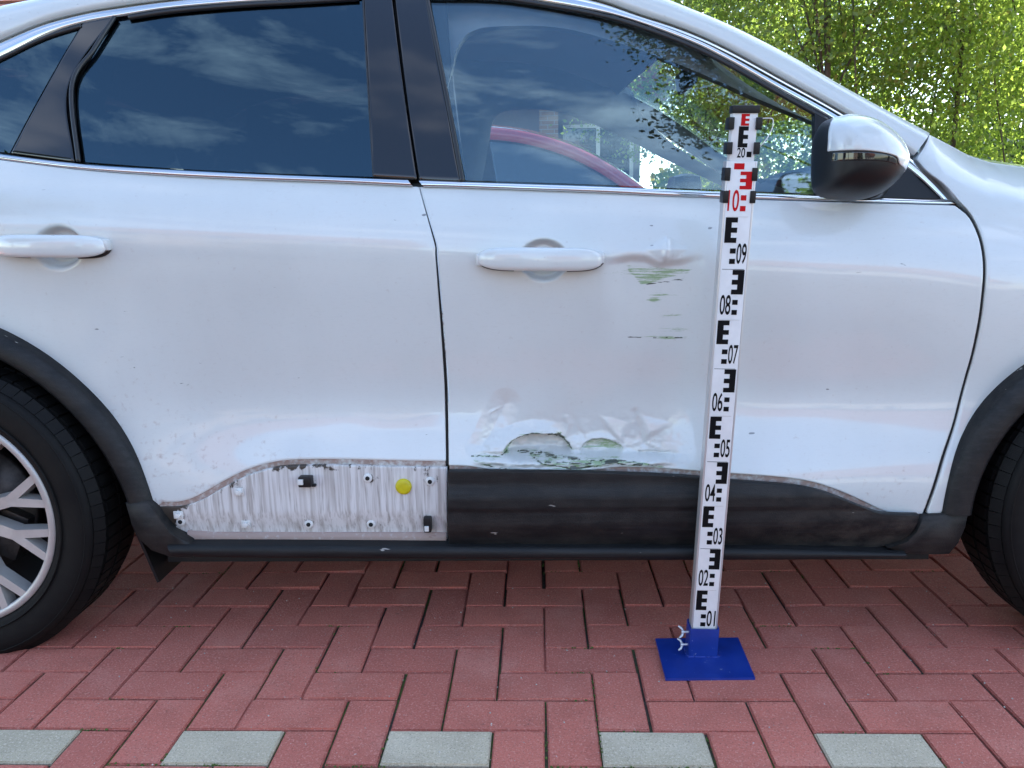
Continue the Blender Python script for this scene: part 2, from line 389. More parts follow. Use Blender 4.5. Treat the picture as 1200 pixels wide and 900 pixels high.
for b in bricks(-70, 75, -60, 75):
    u, v = image_px((b[0], b[1], 0)); infr = (b[1] > .9 and -70 < u < 1270 and 630 < v < 960)
    cand.append((infr, b))
near = [b for f, b in cand if f]; near.sort(key=lambda b: b[1]); near_set = set(b[4:6]+(b[2],) for b in near[:300])
V, F, Vg, Fg = [], [], [], []
for f, b in cand:
    x, y, h, g, c, r = b
    z = -.025+rng.uniform(-.0012, .0010); rx, ry, rz = rng.gauss(0, .004), rng.gauss(0, .004), rng.gauss(0, .004)
    dx, dy = rng.gauss(0, .0011), rng.gauss(0, .0011)
    if (c, r, h) in near_set:
        o = bpy.data.objects.new('brick', BM[(h, g)]); COL.objects.link(o); o.parent = pave
        o.location = (x+dx, y+dy, z); o.rotation_euler = (rx, ry, rz)
    elif abs(x) < 6.5 and .36 < y < 8.6:
        lx, ly = ((2*BR-GAP, BR-GAP) if h else (BR-GAP, 2*BR-GAP)); q = .003
        z0 = z+.025; base = len(V if not g else Vg)
        vv = [(x+sx*(lx/2-d), y+sy*(ly/2-d), z0-e) for d, e in ((q, 0), (0, q), (0, .02)) for sx, sy in ((-1, -1), (1, -1), (1, 1), (-1, 1))]
        ff = [(0, 1, 2, 3)]+[(k*4+j, (k+1)*4+j, (k+1)*4+(j+1) % 4, k*4+(j+1) % 4) for k in (0, 1) for j in range(4)]
        (V if not g else Vg).extend(vv); (F if not g else Fg).extend([tuple(i+base for i in f2) for f2 in ff])
o = mk('brick_field', V, F, 'paver_red', pave, False); tag(o, kind='stuff'); fix_normals(o)
o = mk('grey_brick_field', Vg, Fg, 'paver_grey', pave, False); tag(o, kind='stuff'); fix_normals(o)
g = MB().box((0, 60, -.3), (900, 900, .4)).build('ground', 'lawn'); tag(g, kind='structure')
g = MB().box((0, -12.2, -.03), (120, 25., .06)).build('lane', 'lane_paving'); tag(g, kind='structure')
g = MB().box((5, 24, -.055), (60, 8, .06)).build('path', 'asphalt'); tag(g, kind='structure')

# moss in the joints of the front rows and loose grit on the bricks
simple('moss', (.070, .115, .020), .95, var=.4, vs=300)
simple('grit', (.42, .38, .34), .9, var=.4, vs=200)
def crumbs(name, pts, mat, flat):
    V, F = [], []
    for x, y, z, r in pts:
        b = len(V); a0 = rng.uniform(0, 6.28)
        for k in range(4): a = a0+k*1.5708+rng.uniform(-.3, .3); q = r*rng.uniform(.7, 1.2); V.append((x+q*math.cos(a), y+q*math.sin(a), z))
        V += [(x, y, z+r*flat), (x, y, z-r*.6)]
        for k in range(4): F += [(b+k, b+(k+1) % 4, b+4), (b+(k+1) % 4, b+k, b+5)]
    return tag(mk(name, V, F, mat, pave, False), kind='stuff')
pts = []
for b in near[:300]:
    x, y, h, g_, c, r = b; lx, ly = (BR, BR/2) if h else (BR/2, BR)
    for k in range(26):
        t = rng.uniform(-1, 1); e = rng.choice((0, 1, 2, 3)); px_, py_ = ((x+t*lx, y+ly), (x+t*lx, y-ly), (x+lx, y+t*ly), (x-lx, y+t*ly))[e]
        if mnoise.noise(Vector((px_*5, py_*5, 3)))+.55*max(0, 1.36-py_)/.2-.12 > .18: pts.append((px_+rng.gauss(0, .0012), py_+rng.gauss(0, .0012), -.0035+rng.uniform(0, .0025), rng.uniform(.0016, .0034)))
crumbs('joint_moss', pts, 'moss', .8)
pts = [(rng.uniform(-1.5, 1.5), rng.uniform(1.18, 2.0), .0005, rng.choice((.0009, .0012, .0016, .0024))) for k in range(420)]
crumbs('grit', pts, 'grit', .9)

# ------------------------------------------------------------------ the white car: side surfaces
YC = 2.60                                    # centre plane of the car
YB = 1.685                                   # outermost line of the doors
def table(pts, sig):
    pts = sorted(pts); xs = np.linspace(pts[0][0]-.2, pts[-1][0]+.2, 1600); ys = np.interp(xs, [p[0] for p in pts], [p[1] for p in pts])
    d = xs[1]-xs[0]; k = np.arange(-int(4*sig/d), int(4*sig/d)+1)*d; w = np.exp(-.5*(k/sig)**2); w /= w.sum()
    e0 = np.linspace(ys[0], ys[0], len(k)//2); e1 = np.linspace(ys[-1], ys[-1], len(k)//2)
    return xs, np.convolve(np.r_[e0, ys, e1], w, 'valid')
PU = table([(1.30, .22), (1.10, .096), (1.04, .058), (1.0, .036), (.96, .017), (.925, .005), (.89, .0), (.80, .008), (.70, .022), (.62, .035), (.56, .041), (.5, .042), (.2, .042)], .022)
PL = table([(1.3, 0), (.60, 0), (.565, -.002), (.53, -.009), (.47, -.030), (.42, -.050), (.385, -.062), (.3, -.066)], .024)
def plan(x): 
    x = np.asarray(x, float); return .006*x*x+.26*np.maximum(0, x-1.25)**2+.16*np.maximum(0, -x-1.5)**2
def S(x, z):
    x = np.asarray(x, float); z = np.asarray(z, float)
    zp = z+.065*x*sstep(z, .55, .85)
    scal = .45+.55*sstep(x, -1.02, -.52)*(1-.5*sstep(x, .35, .95))
    fl = -.036*sstep(x, -.72, -1.05)*sstep(z, .92, .50)-.034*sstep(x, .72, 1.02)*sstep(z, .92, .50)   # flares round the arches
    return YB+np.interp(zp, *PU)+np.interp(z, *PL)*scal+plan(x)+fl
def G(x, z):
    x = np.asarray(x, float); z = np.asarray(z, float); t = z-(1.04-.065*x)
    return YB+.058+.006*x*x+.42*t+.22*np.maximum(t, 0)**2+.035*np.maximum(0, x)**2+.03*np.maximum(0, -x-.6)**2
def on(px, py, surf, off=0.):
    Y = 1.75
    for i in range(40):
        p = atY(px, py, Y); Y = .5*Y+.5*(float(surf(p[0], p[2]))+off)
    return p
def onl(pts, surf, off=0.): return np.array([on(a, b, surf, off) for a, b in pts])
def xz(pts, surf): return onl(pts, surf)[:, [0, 2]]

def coons(top, bot, left, right):
    nu, nv = len(top), len(left); u = np.linspace(0, 1, nu)[None, :, None]; v = np.linspace(0, 1, nv)[:, None, None]
    return ((1-v)*bot[None]+v*top[None]+(1-u)*left[:, None]+u*right[:, None]
            -((1-u)*(1-v)*bot[0]+u*(1-v)*bot[-1]+(1-u)*v*top[0]+u*v*top[-1]))
def grid_faces(nv, nu):
    i, j = np.meshgrid(np.arange(nv-1), np.arange(nu-1), indexing='ij'); a = (i*nu+j).ravel()
    return np.stack([a, a+1, a+nu+1, a+nu], 1)
def border(nv, nu):
    return np.r_[np.arange(nu), np.arange(1, nv)*nu+nu-1, (nv-1)*nu+np.arange(nu-2, -1, -1), np.arange(nv-2, 0, -1)*nu]
def panel(name, top, bot, left, right, surf, mat, parent, disp=None, wear=None, depth=.022, off=0., round_=.0016, **kw):
    g = coons(top, bot, left, right); nv, nu = g.shape[:2]; x, z = g[..., 0].ravel(), g[..., 1].ravel()
    P = np.stack([x, surf(x, z)+off, z], 1); w = np.zeros((len(P), 3))
    u, v = image_px(P)
    if disp is not None: P[:, 1] += disp(u, v, x, z)
    if wear is not None: w = wear(u, v, x, z)
    b = border(nv, nu); B = P[b].copy(); nb = len(b)
    tang = np.roll(B, -1, 0)-np.roll(B, 1, 0); tang /= np.linalg.norm(tang, axis=1)[:, None]+1e-9
    outw = np.stack([tang[:, 2], tang[:, 1]*0, -tang[:, 0]], 1)
    r1 = B+outw*round_*.7+np.array([0, round_*.5, 0]); r2 = B+outw*round_+np.array([0, round_*1.6, 0]); r3 = r2+np.array([0, depth, 0])
    V = np.vstack([P, r1, r2, r3]); n = len(P); F = grid_faces(nv, nu).tolist()
    rings = [b, n+np.arange(nb), n+nb+np.arange(nb), n+2*nb+np.arange(nb)]
    for A, C in zip(rings, rings[1:]):
        for k in range(nb): F.append((A[k], C[k], C[(k+1) % nb], A[(k+1) % nb]))
    w = np.vstack([w]+[w[b]]*3)
    return mk(name, V, F, mat, parent, True, w, **kw)
def band(name, up, lo, surf, mat, parent, proud=.004, back=.010, nk=7, off=0., n=None, prof=None):
    n = n or max(len(up), len(lo)); up = resample(up, n); lo = resample(lo, n)
    V = []; ts = np.linspace(0, 1, nk)
    for i in range(n):
        q0 = up[i]; V.append((q0[0], float(surf(*q0))+off+back, q0[1]))
        for t in ts:
            q = up[i]*(1-t)+lo[i]*t; h = (math.sin(math.pi*t)**.6 if prof is None else prof(t))
            V.append((q[0], float(surf(*q))+off-proud*h, q[1]))
        q1 = lo[i]; V.append((q1[0], float(surf(*q1))+off+back, q1[1]))
    m = nk+2; F = [(i*m+k, i*m+k+1, (i+1)*m+k+1, (i+1)*m+k) for i in range(n-1) for k in range(m-1)]
    F += [(i*m, (i+1)*m, (i+1)*m+m-1, i*m+m-1) for i in range(n-1)]
    F += [tuple(range(m)), tuple(reversed(range((n-1)*m, n*m)))]
    o = mk(name, V, F, mat, parent); fix_normals(o); return sharp(o, 50)
def side_tube(name, pts, surf, r, mat, parent, off=0., n=80):
    q = spl(xz(pts, surf), n); return MB().tube([(a, float(surf(a, b))+off, b) for a, b in q], r, 8).build(name, mat, parent, True)

CAR = empty('parked_car', (0, YC, 0), 'white crossover car with a dented, green-scraped door behind the measuring staff', 'car')

# key curves as image pixels cast onto the side surfaces, arches in (x, z)
belt_lo = [(-60, 179), (0, 187.5), (100, 199.5), (200, 206.5), (300, 211), (400, 214.5), (490, 219), (545, 220.5), (700, 226), (800, 231), (960, 236.5), (1120, 241)]
belt_up = [(-60, 171), (0, 180), (100, 192), (200, 198.5), (300, 203.5), (400, 207.5), (490, 211), (545, 213), (700, 218), (800, 222.5), (960, 229), (1108, 234)]
seam_b = [(493, 221), (510, 283), (511.7, 300), (516.7, 367), (521.7, 440), (523.3, 487), (524, 547)]
seam_f = [(1124, 243), (1137, 254), (1148, 277), (1153, 302), (1153, 333), (1146.7, 383), (1135, 433), (1120, 490), (1101.7, 546.7), (1083, 601)]
HUB_R, HUB_F = (-1.372, .335), (1.335, .335)
def arc(hub, r, a0, a1, n=24, ez=1.): return [(hub[0]+r*math.cos(R(a)), hub[1]+r*ez*math.sin(R(a))) for a in np.linspace(a0, a1, n)]

def arch_line(hub, c, r, zl, n=60):      # symmetrical wheel arch through the front or rear half fitted to image pixels
    s = 1 if c[0] < 0 else -1            # the half fitted to image pixels lies towards the middle of the car
    a0 = math.asin((zl-c[1])/r); a1 = math.acos(np.clip(s*(hub[0]-c[0])/r, -1, 1)); h = [(c[0]+s*r*math.cos(a), c[1]+r*math.sin(a)) for a in np.linspace(a0, a1, n//2)]
    return np.array(h+[(2*hub[0]-x, z) for x, z in h[::-1]][1:])
AR_O = arch_line(HUB_R, (-1.448, .235), .568, .335); AR_I = arch_line(HUB_R, (-1.448, .235), .519, .335)
AF_O = arch_line(HUB_F, (1.326, .30), .440, .318); AF_I = arch_line(HUB_F, (1.326, .30), .386, .318)
def handle_cup(u, v, cu, cv):
    d = np.hypot((u-cu)/30., (v-cv)/26.); return .026*(1-sstep(d, .70, 1.0))
def seg_d(u, v, pts):
    d = np.full(np.shape(u), 1e9)
    for (a, b), (c, e) in zip(pts, pts[1:]):
        t = np.clip(((u-a)*(c-a)+(v-b)*(e-b))/((c-a)**2+(e-b)**2+1e-9), 0, 1)
        d = np.minimum(d, np.hypot(u-a-t*(c-a), v-b-t*(e-b)))
    return d
def ridge(u, v, pts, w): return np.exp(-(seg_d(u, v, pts)/w)**2)
def crease(u, v, pts, w): return np.maximum(0, 1-seg_d(u, v, pts)/w)**1.25
LIP_F = [(526, 545), (552, 546), (575, 549.5), (620, 551), (690, 550.5), (722, 547), (760, 547.5), (800, 550), (860, 554.5), (920, 559), (955, 565), (985, 575), (1010, 586), (1033, 597), (1047, 601), (1062, 602)]
ARC1 = [(592, 531), (599, 520), (608, 513), (622, 508.5), (640, 510), (655, 511), (662, 518), (670, 530)]
ARC2 = [(682, 531), (686, 523), (697, 518.5), (715, 518), (725, 519), (728, 526)]
SCR = [[(553, 535), (580, 536), (594, 533)], [(558, 539), (580, 549), (622, 551), (662, 551), (690, 547)], [(607, 533.5), (640, 536), (680, 539), (729, 540.5), (774, 546)], [(622, 536), (640, 544), (665, 548), (700, 546), (722, 540)], [(712, 541), (735, 546), (760, 545)], [(640, 540), (672, 543), (705, 542)]]
def tri_tilt(u, v, a, b, c):            # plane that rises from the edge a-b to the corner c, nothing outside
    (ax, ay), (bx, by), (cx, cy) = a, b, c; den = (by-cy)*(ax-cx)+(cx-bx)*(ay-cy)
    l1 = ((by-cy)*(u-cx)+(cx-bx)*(v-cy))/den; l2 = ((cy-ay)*(u-cx)+(ax-cx)*(v-cy))/den; l3 = 1-l1-l2
    return np.clip(l3, 0, 1)*sstep(l1, -.06, .20)*sstep(l2, -.06, .20)*sstep(l3, -.02, .10)*1.25
def dent(u, v, x, z):
    wv = sstep(v, 455, 480); u = u+wv*4.5*(fbm(u/26., v/18., 31)-.5)+wv*2.2*(fbm(u/7., v/6., 33)-.5); v = v+wv*4.5*(fbm(u/24., v/16., 32)-.5)+wv*1.8*(fbm(u/6., v/6., 34)-.5)
    d = handle_cup(u, v, 637, 305)
    # knock beside the handle: a crease with a small pyramid over it
    cre = [(704, 303), (716, 305), (740, 301), (757, 302), (773, 309), (800, 305), (818, 300)]
    vc = np.interp(u, [c[0] for c in cre], [c[1] for c in cre])
    k = sstep(u, 702, 735)*(1-sstep(u, 790, 835))
    d += k*.0105*sstep(v, vc-4, vc+7)*(1-sstep(v, vc+8, vc+120))
    d -= k*.0030*np.exp(-((v-vc+7)/8)**2)
    dx_, dy_ = (u-781)/26., (v-292)/15.; d -= .0105*np.maximum(0, 1-np.abs(dx_)-np.abs(dy_)*.9)
    d -= .003*ridge(u, v, [(781, 283), (779, 300)], 3)
    # the crumple over the sill cladding
    zone = sstep(u, 545, 625)*(1-sstep(u, 720, 850))
    z2 = sstep(u, 558, 622)*(1-sstep(u, 725, 830)); d += -.88*z2*np.interp(z, *PL)*(1-sstep(v, 532, 545))+zone*.004*np.exp(-((v-520)/26.)**2)
    d += .010*crease(u, v, [(592, 474), (582, 494), (566, 524)], 20)
    e1 = np.hypot((u-630)/41., (v-534)/25.); top1 = (1-sstep(v, 529, 537))
    d += .016*(1-sstep(e1, .93, 1.0))*top1
    d -= .0175*np.clip((1.62-e1)/.62, 0, 1)**1.2*sstep(e1, .96, 1.0)*top1*(1-.75*sstep(u, 632, 668))
    e2 = np.hypot((u-706)/25., (v-533)/15.); top2 = (1-sstep(v, 529, 537))
    d += .009*(1-sstep(e2, .90, 1.02))*top2
    d -= .0050*np.clip((1.7-e2)/.7, 0, 1)*sstep(e2, .96, 1.02)*top2
    d -= .0085*tri_tilt(u, v, (697, 485), (742, 498), (730, 524))
    d -= .0030*tri_tilt(u, v, (668, 483), (698, 488), (688, 520))
    d -= .0095*tri_tilt(u, v, (748, 483), (790, 498), (757, 518))
    d += .0040*crease(u, v, [(745, 484), (750, 508), (757, 522)], 7)
    d -= .0022*crease(u, v, [(664, 492), (668, 500), (662, 512)], 6)
    d -= .0040*tri_tilt(u, v, (600, 474), (575, 480), (572, 486))
    # rolled and scraped lower lip
    lip = sstep(u, 552, 575)*(1-sstep(u, 770, 800))
    d -= lip*.013*np.exp(-((v-540)/4.5)**2)*(.35+1.2*fbm(u/15., v/9., 3))
    d += lip*.010*sstep(v, 531, 534)*(1-sstep(v, 534, 538))*sstep(fbm(u/24., v*0, 14), .35, .6)
    d += lip*.006*(fbm(u/9., v/6., 9)-.5)*sstep(v, 500, 530)
    d += .0030*np.abs(fbm(u/20., v/14., 5)-.5)*zone*sstep(v, 474, 495)
    # shallow waviness of a bent skin
    d += .0022*np.exp(-((u-690)/170)**2-((v-500)/45)**2)*np.sin(u/19.+v/31.)
    return d
def wear_front(u, v, x, z):
    w = np.zeros((len(u), 3)); n1 = fbm(u/30., v/3.2, 1); n2 = fbm(u/6., v/2.5, 2)
    wv = sstep(v, 455, 480); u = u+wv*4.5*(fbm(u/26., v/18., 31)-.5)+wv*2.2*(fbm(u/7., v/6., 33)-.5); v = v+wv*4.5*(fbm(u/24., v/16., 32)-.5)+wv*1.8*(fbm(u/6., v/6., 34)-.5)
    # smear beside the handle
    vt = 311+np.maximum(0, u-745)*.07; vb = 334-np.maximum(0, u-757)*.29-np.maximum(0, 752-u)*1.1
    ins = sstep(u, 733, 738)*(1-sstep(u, 806, 814))*sstep(v, vt-1.5, vt+2)*(1-sstep(v, vb-2, vb+2))
    w[:, 0] += ins*(.72+.2*sstep(u, 745, 800)+.3*(n1-.5))
    w[:, 0] += .35*np.exp(-((v-320)/3.)**2)*sstep(u, 704, 712)*(1-sstep(u, 735, 745))
    for cu, cv, a, b, s in ((776, 346, 15, 3, .8), (768, 352, 9, 3, .9), (783, 370, 16, 2, .55), (787, 386, 16, 3, .75), (752, 395, 30, 1.6, .6), (785, 396, 17, 2, .8)):
        w[:, 0] += s*np.exp(-((u-cu)/a)**2-((v-cv)/b)**2)
        w[:, 1] += .6*s*np.exp(-((u-cu)/a)**2-((v-cv-1)/(b*.6))**2)
    w[:, 1] += .9*np.exp(-((v-395.5)/1.2)**2)*sstep(u, 733, 738)*(1-sstep(u, 798, 803))*(n1 > .45)
    w[:, 1] += .8*np.exp(-((v-333+.12*(u-760))/1.6)**2)*sstep(u, 752, 760)*(1-sstep(u, 800, 810))
    # crumple
    d1 = seg_d(u, v, ARC1); w[:, 1] += 1.1*np.exp(-(d1/2.0)**2)*sstep(u, 590, 600); w[:, 0] += .8*np.exp(-((d1)/3.2)**2)
    d2 = seg_d(u, v, ARC2); w[:, 1] += .7*np.exp(-(d2/1.8)**2)
    e2 = np.hypot((u-708)/25., (v-530)/13.); w[:, 0] += .80*(1-sstep(e2, .8, 1.1))*(1-sstep(v, 529, 534))
    for s in SCR:
        dd = seg_d(u, v, s); w[:, 1] += .95*np.exp(-(dd/1.5)**2)*sstep(n2, .25, .5); w[:, 0] += .55*np.exp(-(dd/2.6)**2)
    w[:, 0] += .12*sstep(v, 533, 537)*sstep(u, 556, 580)*(1-sstep(u, 760, 795))*sstep(n2, .4, .6)
    w[:, 0] += .4*np.exp(-((u-760)/14)**2-((v-528)/2.)**2)
    w[:, 2] += .12*sstep(v, 536, 556)*sstep(fbm(u/9., v/4., 4), .45, .7)
    w[:, 2] += .05*sstep(v, 480, 600)*sstep(u, 820, 900)
    return w
def disp_rear(u, v, x, z): 
    d = handle_cup(u, v, 68, 290); return d+.0012*np.exp(-((u-430)/60)**2-((v-505)/16)**2)*np.sin(u/23.)
def wear_rear(u, v, x, z):
    w = np.zeros((len(u), 3)); n1 = fbm(u/14., v/4., 6)
    w[:, 2] += .22*sstep(v+.25*(300-u), 380, 600)*(1-sstep(u, 300, 420))*sstep(n1, .35, .65)
    for cu, cv, a in ((145, 364, 6), (65, 425, 2), (235, 425, 5), (350, 443, 2), (215, 450, 12), (140, 418, 6), (157, 431, 3), (463, 443, 4), (487, 510, 4), (500, 510, 3)):
        w[:, 1] += .95*np.exp(-((u-cu)/a)**2-((v-cv-.15*np.sin(u))/1.3)**2)
    w[:, 1] += .8*np.exp(-((v-543.5)/1.)**2)*(fbm(u/12., 0*v, 8) > .55)*(u > 400)
    return w

# rear door skin
OPEN_R = -.945
lip_r = xz([(172, 588), (190, 588.5), (212, 587), (232, 580), (262, 563), (290, 549.5), (320, 541), (350, 538), (400, 537.5), (460, 539), (521.5, 540)], S)
arch_r_out = [tuple(p) for p in AR_O if p[0] > -1.27]; arch_r_out = [tuple(p) for p in resample(np.array(arch_r_out), 30)]
lip_r[0] = arch_r_out[0]
top_r = spl(xz([(-110, 172)]+belt_lo[:7], S), 260); top_r[:, 1] -= .0015; top_r[-1] = xz([(490.7, 220)], S)[0]
left_r = curve([[arch_r_out[i] for i in range(0, 30, 3)]+[arch_r_out[-1]], [arch_r_out[-1], (arch_r_out[-1][0]-.03, .85), top_r[0]]], 170)
right_r = curve([xz([(521.7, 540), (520.8, 487), (519.3, 440), (514.3, 367), (509.3, 300), (507.6, 283), (490.7, 220)], S)], 170)
bot_r = curve([lip_r], 260); bot_r[-1] = right_r[0]; bot_r[0] = left_r[0]
rear_door = panel('rear_door', top_r, bot_r, left_r, right_r, S, 'white_paint', CAR, disp_rear, wear_rear)
# front door skin
top_f = spl(xz(belt_lo[6:], S), 420); top_f[:, 1] -= .0015; top_f[0] = xz([(494.6, 221)], S)[0]; top_f[-1] = xz([(1120, 242.5)], S)[0]
right_f = curve([xz([(1080.5, 602), (1099.5, 546), (1117.8, 489.5), (1132.7, 432.5), (1144.4, 382.5), (1150.7, 333), (1150.7, 302), (1145.7, 277.5), (1134.7, 255), (1120, 242.5)], S)], 240)
left_f = curve([xz([(526.5, 545), (525.8, 487), (524.2, 440), (519.2, 367), (514.2, 300), (512.5, 283), (494.6, 221)], S)], 240)
bot_f = curve([xz(LIP_F+[(1080.5, 602)], S)], 420); bot_f[0] = left_f[0]; bot_f[-1] = right_f[0]
front_door = panel('front_door', top_f, bot_f, left_f, right_f, S, 'white_paint', CAR, dent, wear_front)

# turned-in lower door lip: dirt and mirrored red paving painted brown
def lip_strip(name, q, drop, inn, parent, surf_y, dirt_refl=.75, tuck=.03):
    nrm = np.gradient(q, axis=0); nrm /= np.linalg.norm(nrm, axis=1)[:, None]; dn = np.stack([nrm[:, 1], -nrm[:, 0]], 1)
    rows = []
    for k, (a, b) in enumerate(((0, .001), (.12, .003), (.5, inn*.55), (1., inn), (1.02, inn+tuck))):
        rows.append(np.stack([q[:, 0]+dn[:, 0]*drop*a, surf_y+b, q[:, 1]+dn[:, 1]*drop*a], 1))
    V = np.vstack(rows); w = np.zeros((len(V), 3)); w[:, 2] = dirt_refl*(.75+.5*(vnoise(V[:, 0]*60, V[:, 2]*60)-.5))
    return mk(name, V, grid_faces(len(rows), len(q))[:, ::-1].tolist(), 'white_paint', parent, True, w)
qr = resample(bot_r, 220)
lip_strip('door_lip', qr, .0245, .006, rear_door, S(qr[:, 0], qr[:, 1]))
qf = resample(bot_f, 300); yf = S(qf[:, 0], qf[:, 1]); uu, vv = image_px(np.stack([qf[:, 0], yf, qf[:, 1]], 1)); yf = yf+dent(uu, vv, qf[:, 0], qf[:, 1])
lip_strip('door_lip', qf, .022, .004, front_door, yf, .8)

# bare metal strip of the rear door where the cladding is missing
def SP(x, z): return YB-.004+.0*np.asarray(x, float)+.012*sstep(z, .33, .26)
pt = xz([(186, 594), (212, 594), (236, 587), (266, 570), (293, 557), (322, 549), (352, 546.5), (400, 546), (460, 547.5), (523, 548.5)], SP)
pb = xz([(196, 613), (206, 626), (222, 633), (250, 635), (350, 635.5), (523.5, 635.5)], SP)
pl = np.array([pb[0], (pb[0]+pt[0])/2, pt[0]]); pr = np.array([pb[-1], pt[-1]])
def wear_bare(u, v, x, z):
    w = np.zeros((len(u), 3)); n = fbm(u/7., v/7., 12)
    w[:, 2] = .95*(1-sstep(u, 200, 236))*sstep(n, .22, .55)+.55*(1-sstep(v, 547, 556))*sstep(u, 290, 320)*(1-sstep(u, 400, 450))*sstep(n, .3, .6)+.45*sstep(v, 617, 634)*(.4+n)
    vt = np.interp(u, [186, 212, 236, 266, 293, 322, 352, 523], [594, 594, 587, 570, 557, 549, 546.5, 548.5]); w[:, 2] += .30*(1-sstep(v-vt, 1, 8))*(.2+n)
    w[:, 2] += .20*(1-sstep(v-vt, 4, 60))*sstep(fbm(u/5., v/60., 21), .55, .7)
    for cu, cv in ((281, 575), (289, 613), (361, 563), (362, 614), (435, 614), (501, 611), (433, 560), (504, 564)): w[:, 2] += .55*np.exp(-(((u-cu)/13)**2+((v-cv)/9)**2))*(.3+n)
    return w
bare = panel('bare_panel', spl(pt, 200), curve([pb], 200), spl(pl, 60), resample(pr, 60), SP, 'dirty_white', rear_door, None, wear_bare, depth=.03)
q = resample(pb[2:], 120); low = np.stack([q[:, 0], SP(q[:, 0], q[:, 1]), q[:, 1]], 1)
# folded hem below, faces down a little and collects mud
V = []; w = []
for a, b in ((.026, -.001), (.024, -.006), (.004, -.009), (-.002, -.004), (-.003, .02)): V += [(p[0], p[1]+b, p[2]+a) for p in low]; w += [(0, 0, .8)]*len(low)
mk('hem', V, grid_faces(5, len(low))[:, ::-1].tolist(), 'white_paint', rear_door, True, w)
# clips, bosses and the plug on the bare strip
def stud(px, py, kind):
    c = on(px, py, SP); b = MB()
    if kind == 'hole':
        b.lathe_y([(.0001, -.0040), (.0080, -.0042), (.0100, -.0030), (.0112, .004)], c, 20).build('boss', 'white_plastic', rear_door, True)
        MB().lathe_y([(.0001, -.0050), (.0050, -.0050), (.0053, -.001)], c, 16).build('hole', 'shell_black', rear_door, True)
    elif kind == 'clip':
        b.lathe_y([(.0001, -.012), (.0062, -.011), (.0075, -.007), (.0075, .004)], c, 6)
        b.box((c[0]-.001, c[1]-.002, c[2]), (.022, .004, .018), None, .0015).build('clip', 'white_plastic', rear_door, ang=35)
    elif kind == 'black':
        b.box((c[0], c[1]-.011, c[2]), (.030, .024, .024), None, .004).box((c[0]+.004, c[1]-.004, c[2]-.012), (.034, .010, .006), None, .002)
        o = b.build('black_clip', 'black_plastic', rear_door, ang=35); MB().box((c[0]-.008, c[1]-.0245, c[2]+.002), (.012, .006, .012), None, .001).build('clip_insert', 'white_plastic', rear_door)
    elif kind == 'black_v':
        b.box((c[0], c[1]-.010, c[2]), (.018, .022, .036), None, .004).build('black_clip', 'black_plastic', rear_door, ang=35)
        MB().box((c[0]-.001, c[1]-.0225, c[2]-.007), (.010, .005, .012), None, .001).build('clip_insert', 'white_plastic', rear_door)
for a in ((281, 576, 'clip'), (289, 614, 'clip'), (210, 603, 'clip'), (360, 562, 'black'), (502, 612, 'black_v'), (362, 614, 'hole'), (435, 614, 'hole'), (431, 560, 'hole'), (504, 564, 'hole'), (212, 611, 'hole')): stud(*a)
c = on(473, 570, SP)
MB().lathe_y([(.0001, -.0075), (.012, -.0078), (.0165, -.006), (.0185, -.0025), (.0188, .003)], c, 40).build('plug', 'yellow_plastic', rear_door, True)

# front door cladding with two facets
def SC_(x, z):                      # outer face of the cladding
    x = np.asarray(x, float); z = np.asarray(z, float)
    return YB-.035-.010*sstep(z, .40, .36)+.004*sstep(z, .345, .33)+.030*sstep(z, .31, .22)+.006*x*x
def wear_clad(u, v, x, z):
    w = np.zeros((len(u), 3)); w[:, 2] = .12+.30*sstep(v, 590, 640)*fbm(u/40., v/4., 3)+.35*sstep(u, 860, 1050); return w
ct = xz([(526, 552.5), (600, 553), (700, 554.5), (800, 559), (860, 565), (920, 569.5), (955, 575), (980, 583), (1005, 593), (1030, 602), (1050, 604), (1077, 604.5)], SC_)
cb = xz([(526.5, 637), (700, 638.5), (900, 640), (1010, 641), (1037, 639.5)], SC_)
cr2 = xz([(1037, 639.5), (1057, 633), (1070, 621), (1077, 604)], SC_)
clad_f = panel('sill_cladding', spl(ct, 260), spl(cb, 260), resample(np.array([cb[0], ct[0]]), 60), spl(cr2, 60), SC_, 'cladding', front_door, None, wear_clad, depth=.012)

# ------------------------------------------------------------------ arches, sills, fender
def SA(x, z): return YB-.062+.006*np.asarray(x, float)**2+.03*sstep(z, .26, .18)+0*np.asarray(z, float)
def arch_band(name, O, I, parent, mat='cladding', lipin=.05):
    n = 100; O = resample(O, n); I = resample(I, n); V = []; w = []
    for o_, q_ in zip(O, I):
        d = (o_-q_)/np.linalg.norm(o_-q_); L = np.linalg.norm(o_-q_)
        for k, dy in ((L+.004, .06), (L+.001, .006), (L-.004, -.001), (L*.6, -.011), (.008, -.013), (0, -.007), (-.002, lipin)):
            x, z = q_+d*k; V.append((x, SAF(x, z)+dy, z)); w.append((0, 0, .12))
    return mk(name, V, grid_faces(n, 7)[:, ::-1].tolist(), mat, parent, True, w)
def SAF(x, z):
    return float(YB-(.020 if x < 0 else .034)+plan(x)*.8)
for o in (arch_band('wheel_arch_trim', AR_O, AR_I, CAR), arch_band('wheel_arch_trim', AF_O, AF_I, CAR)): fix_normals(o)
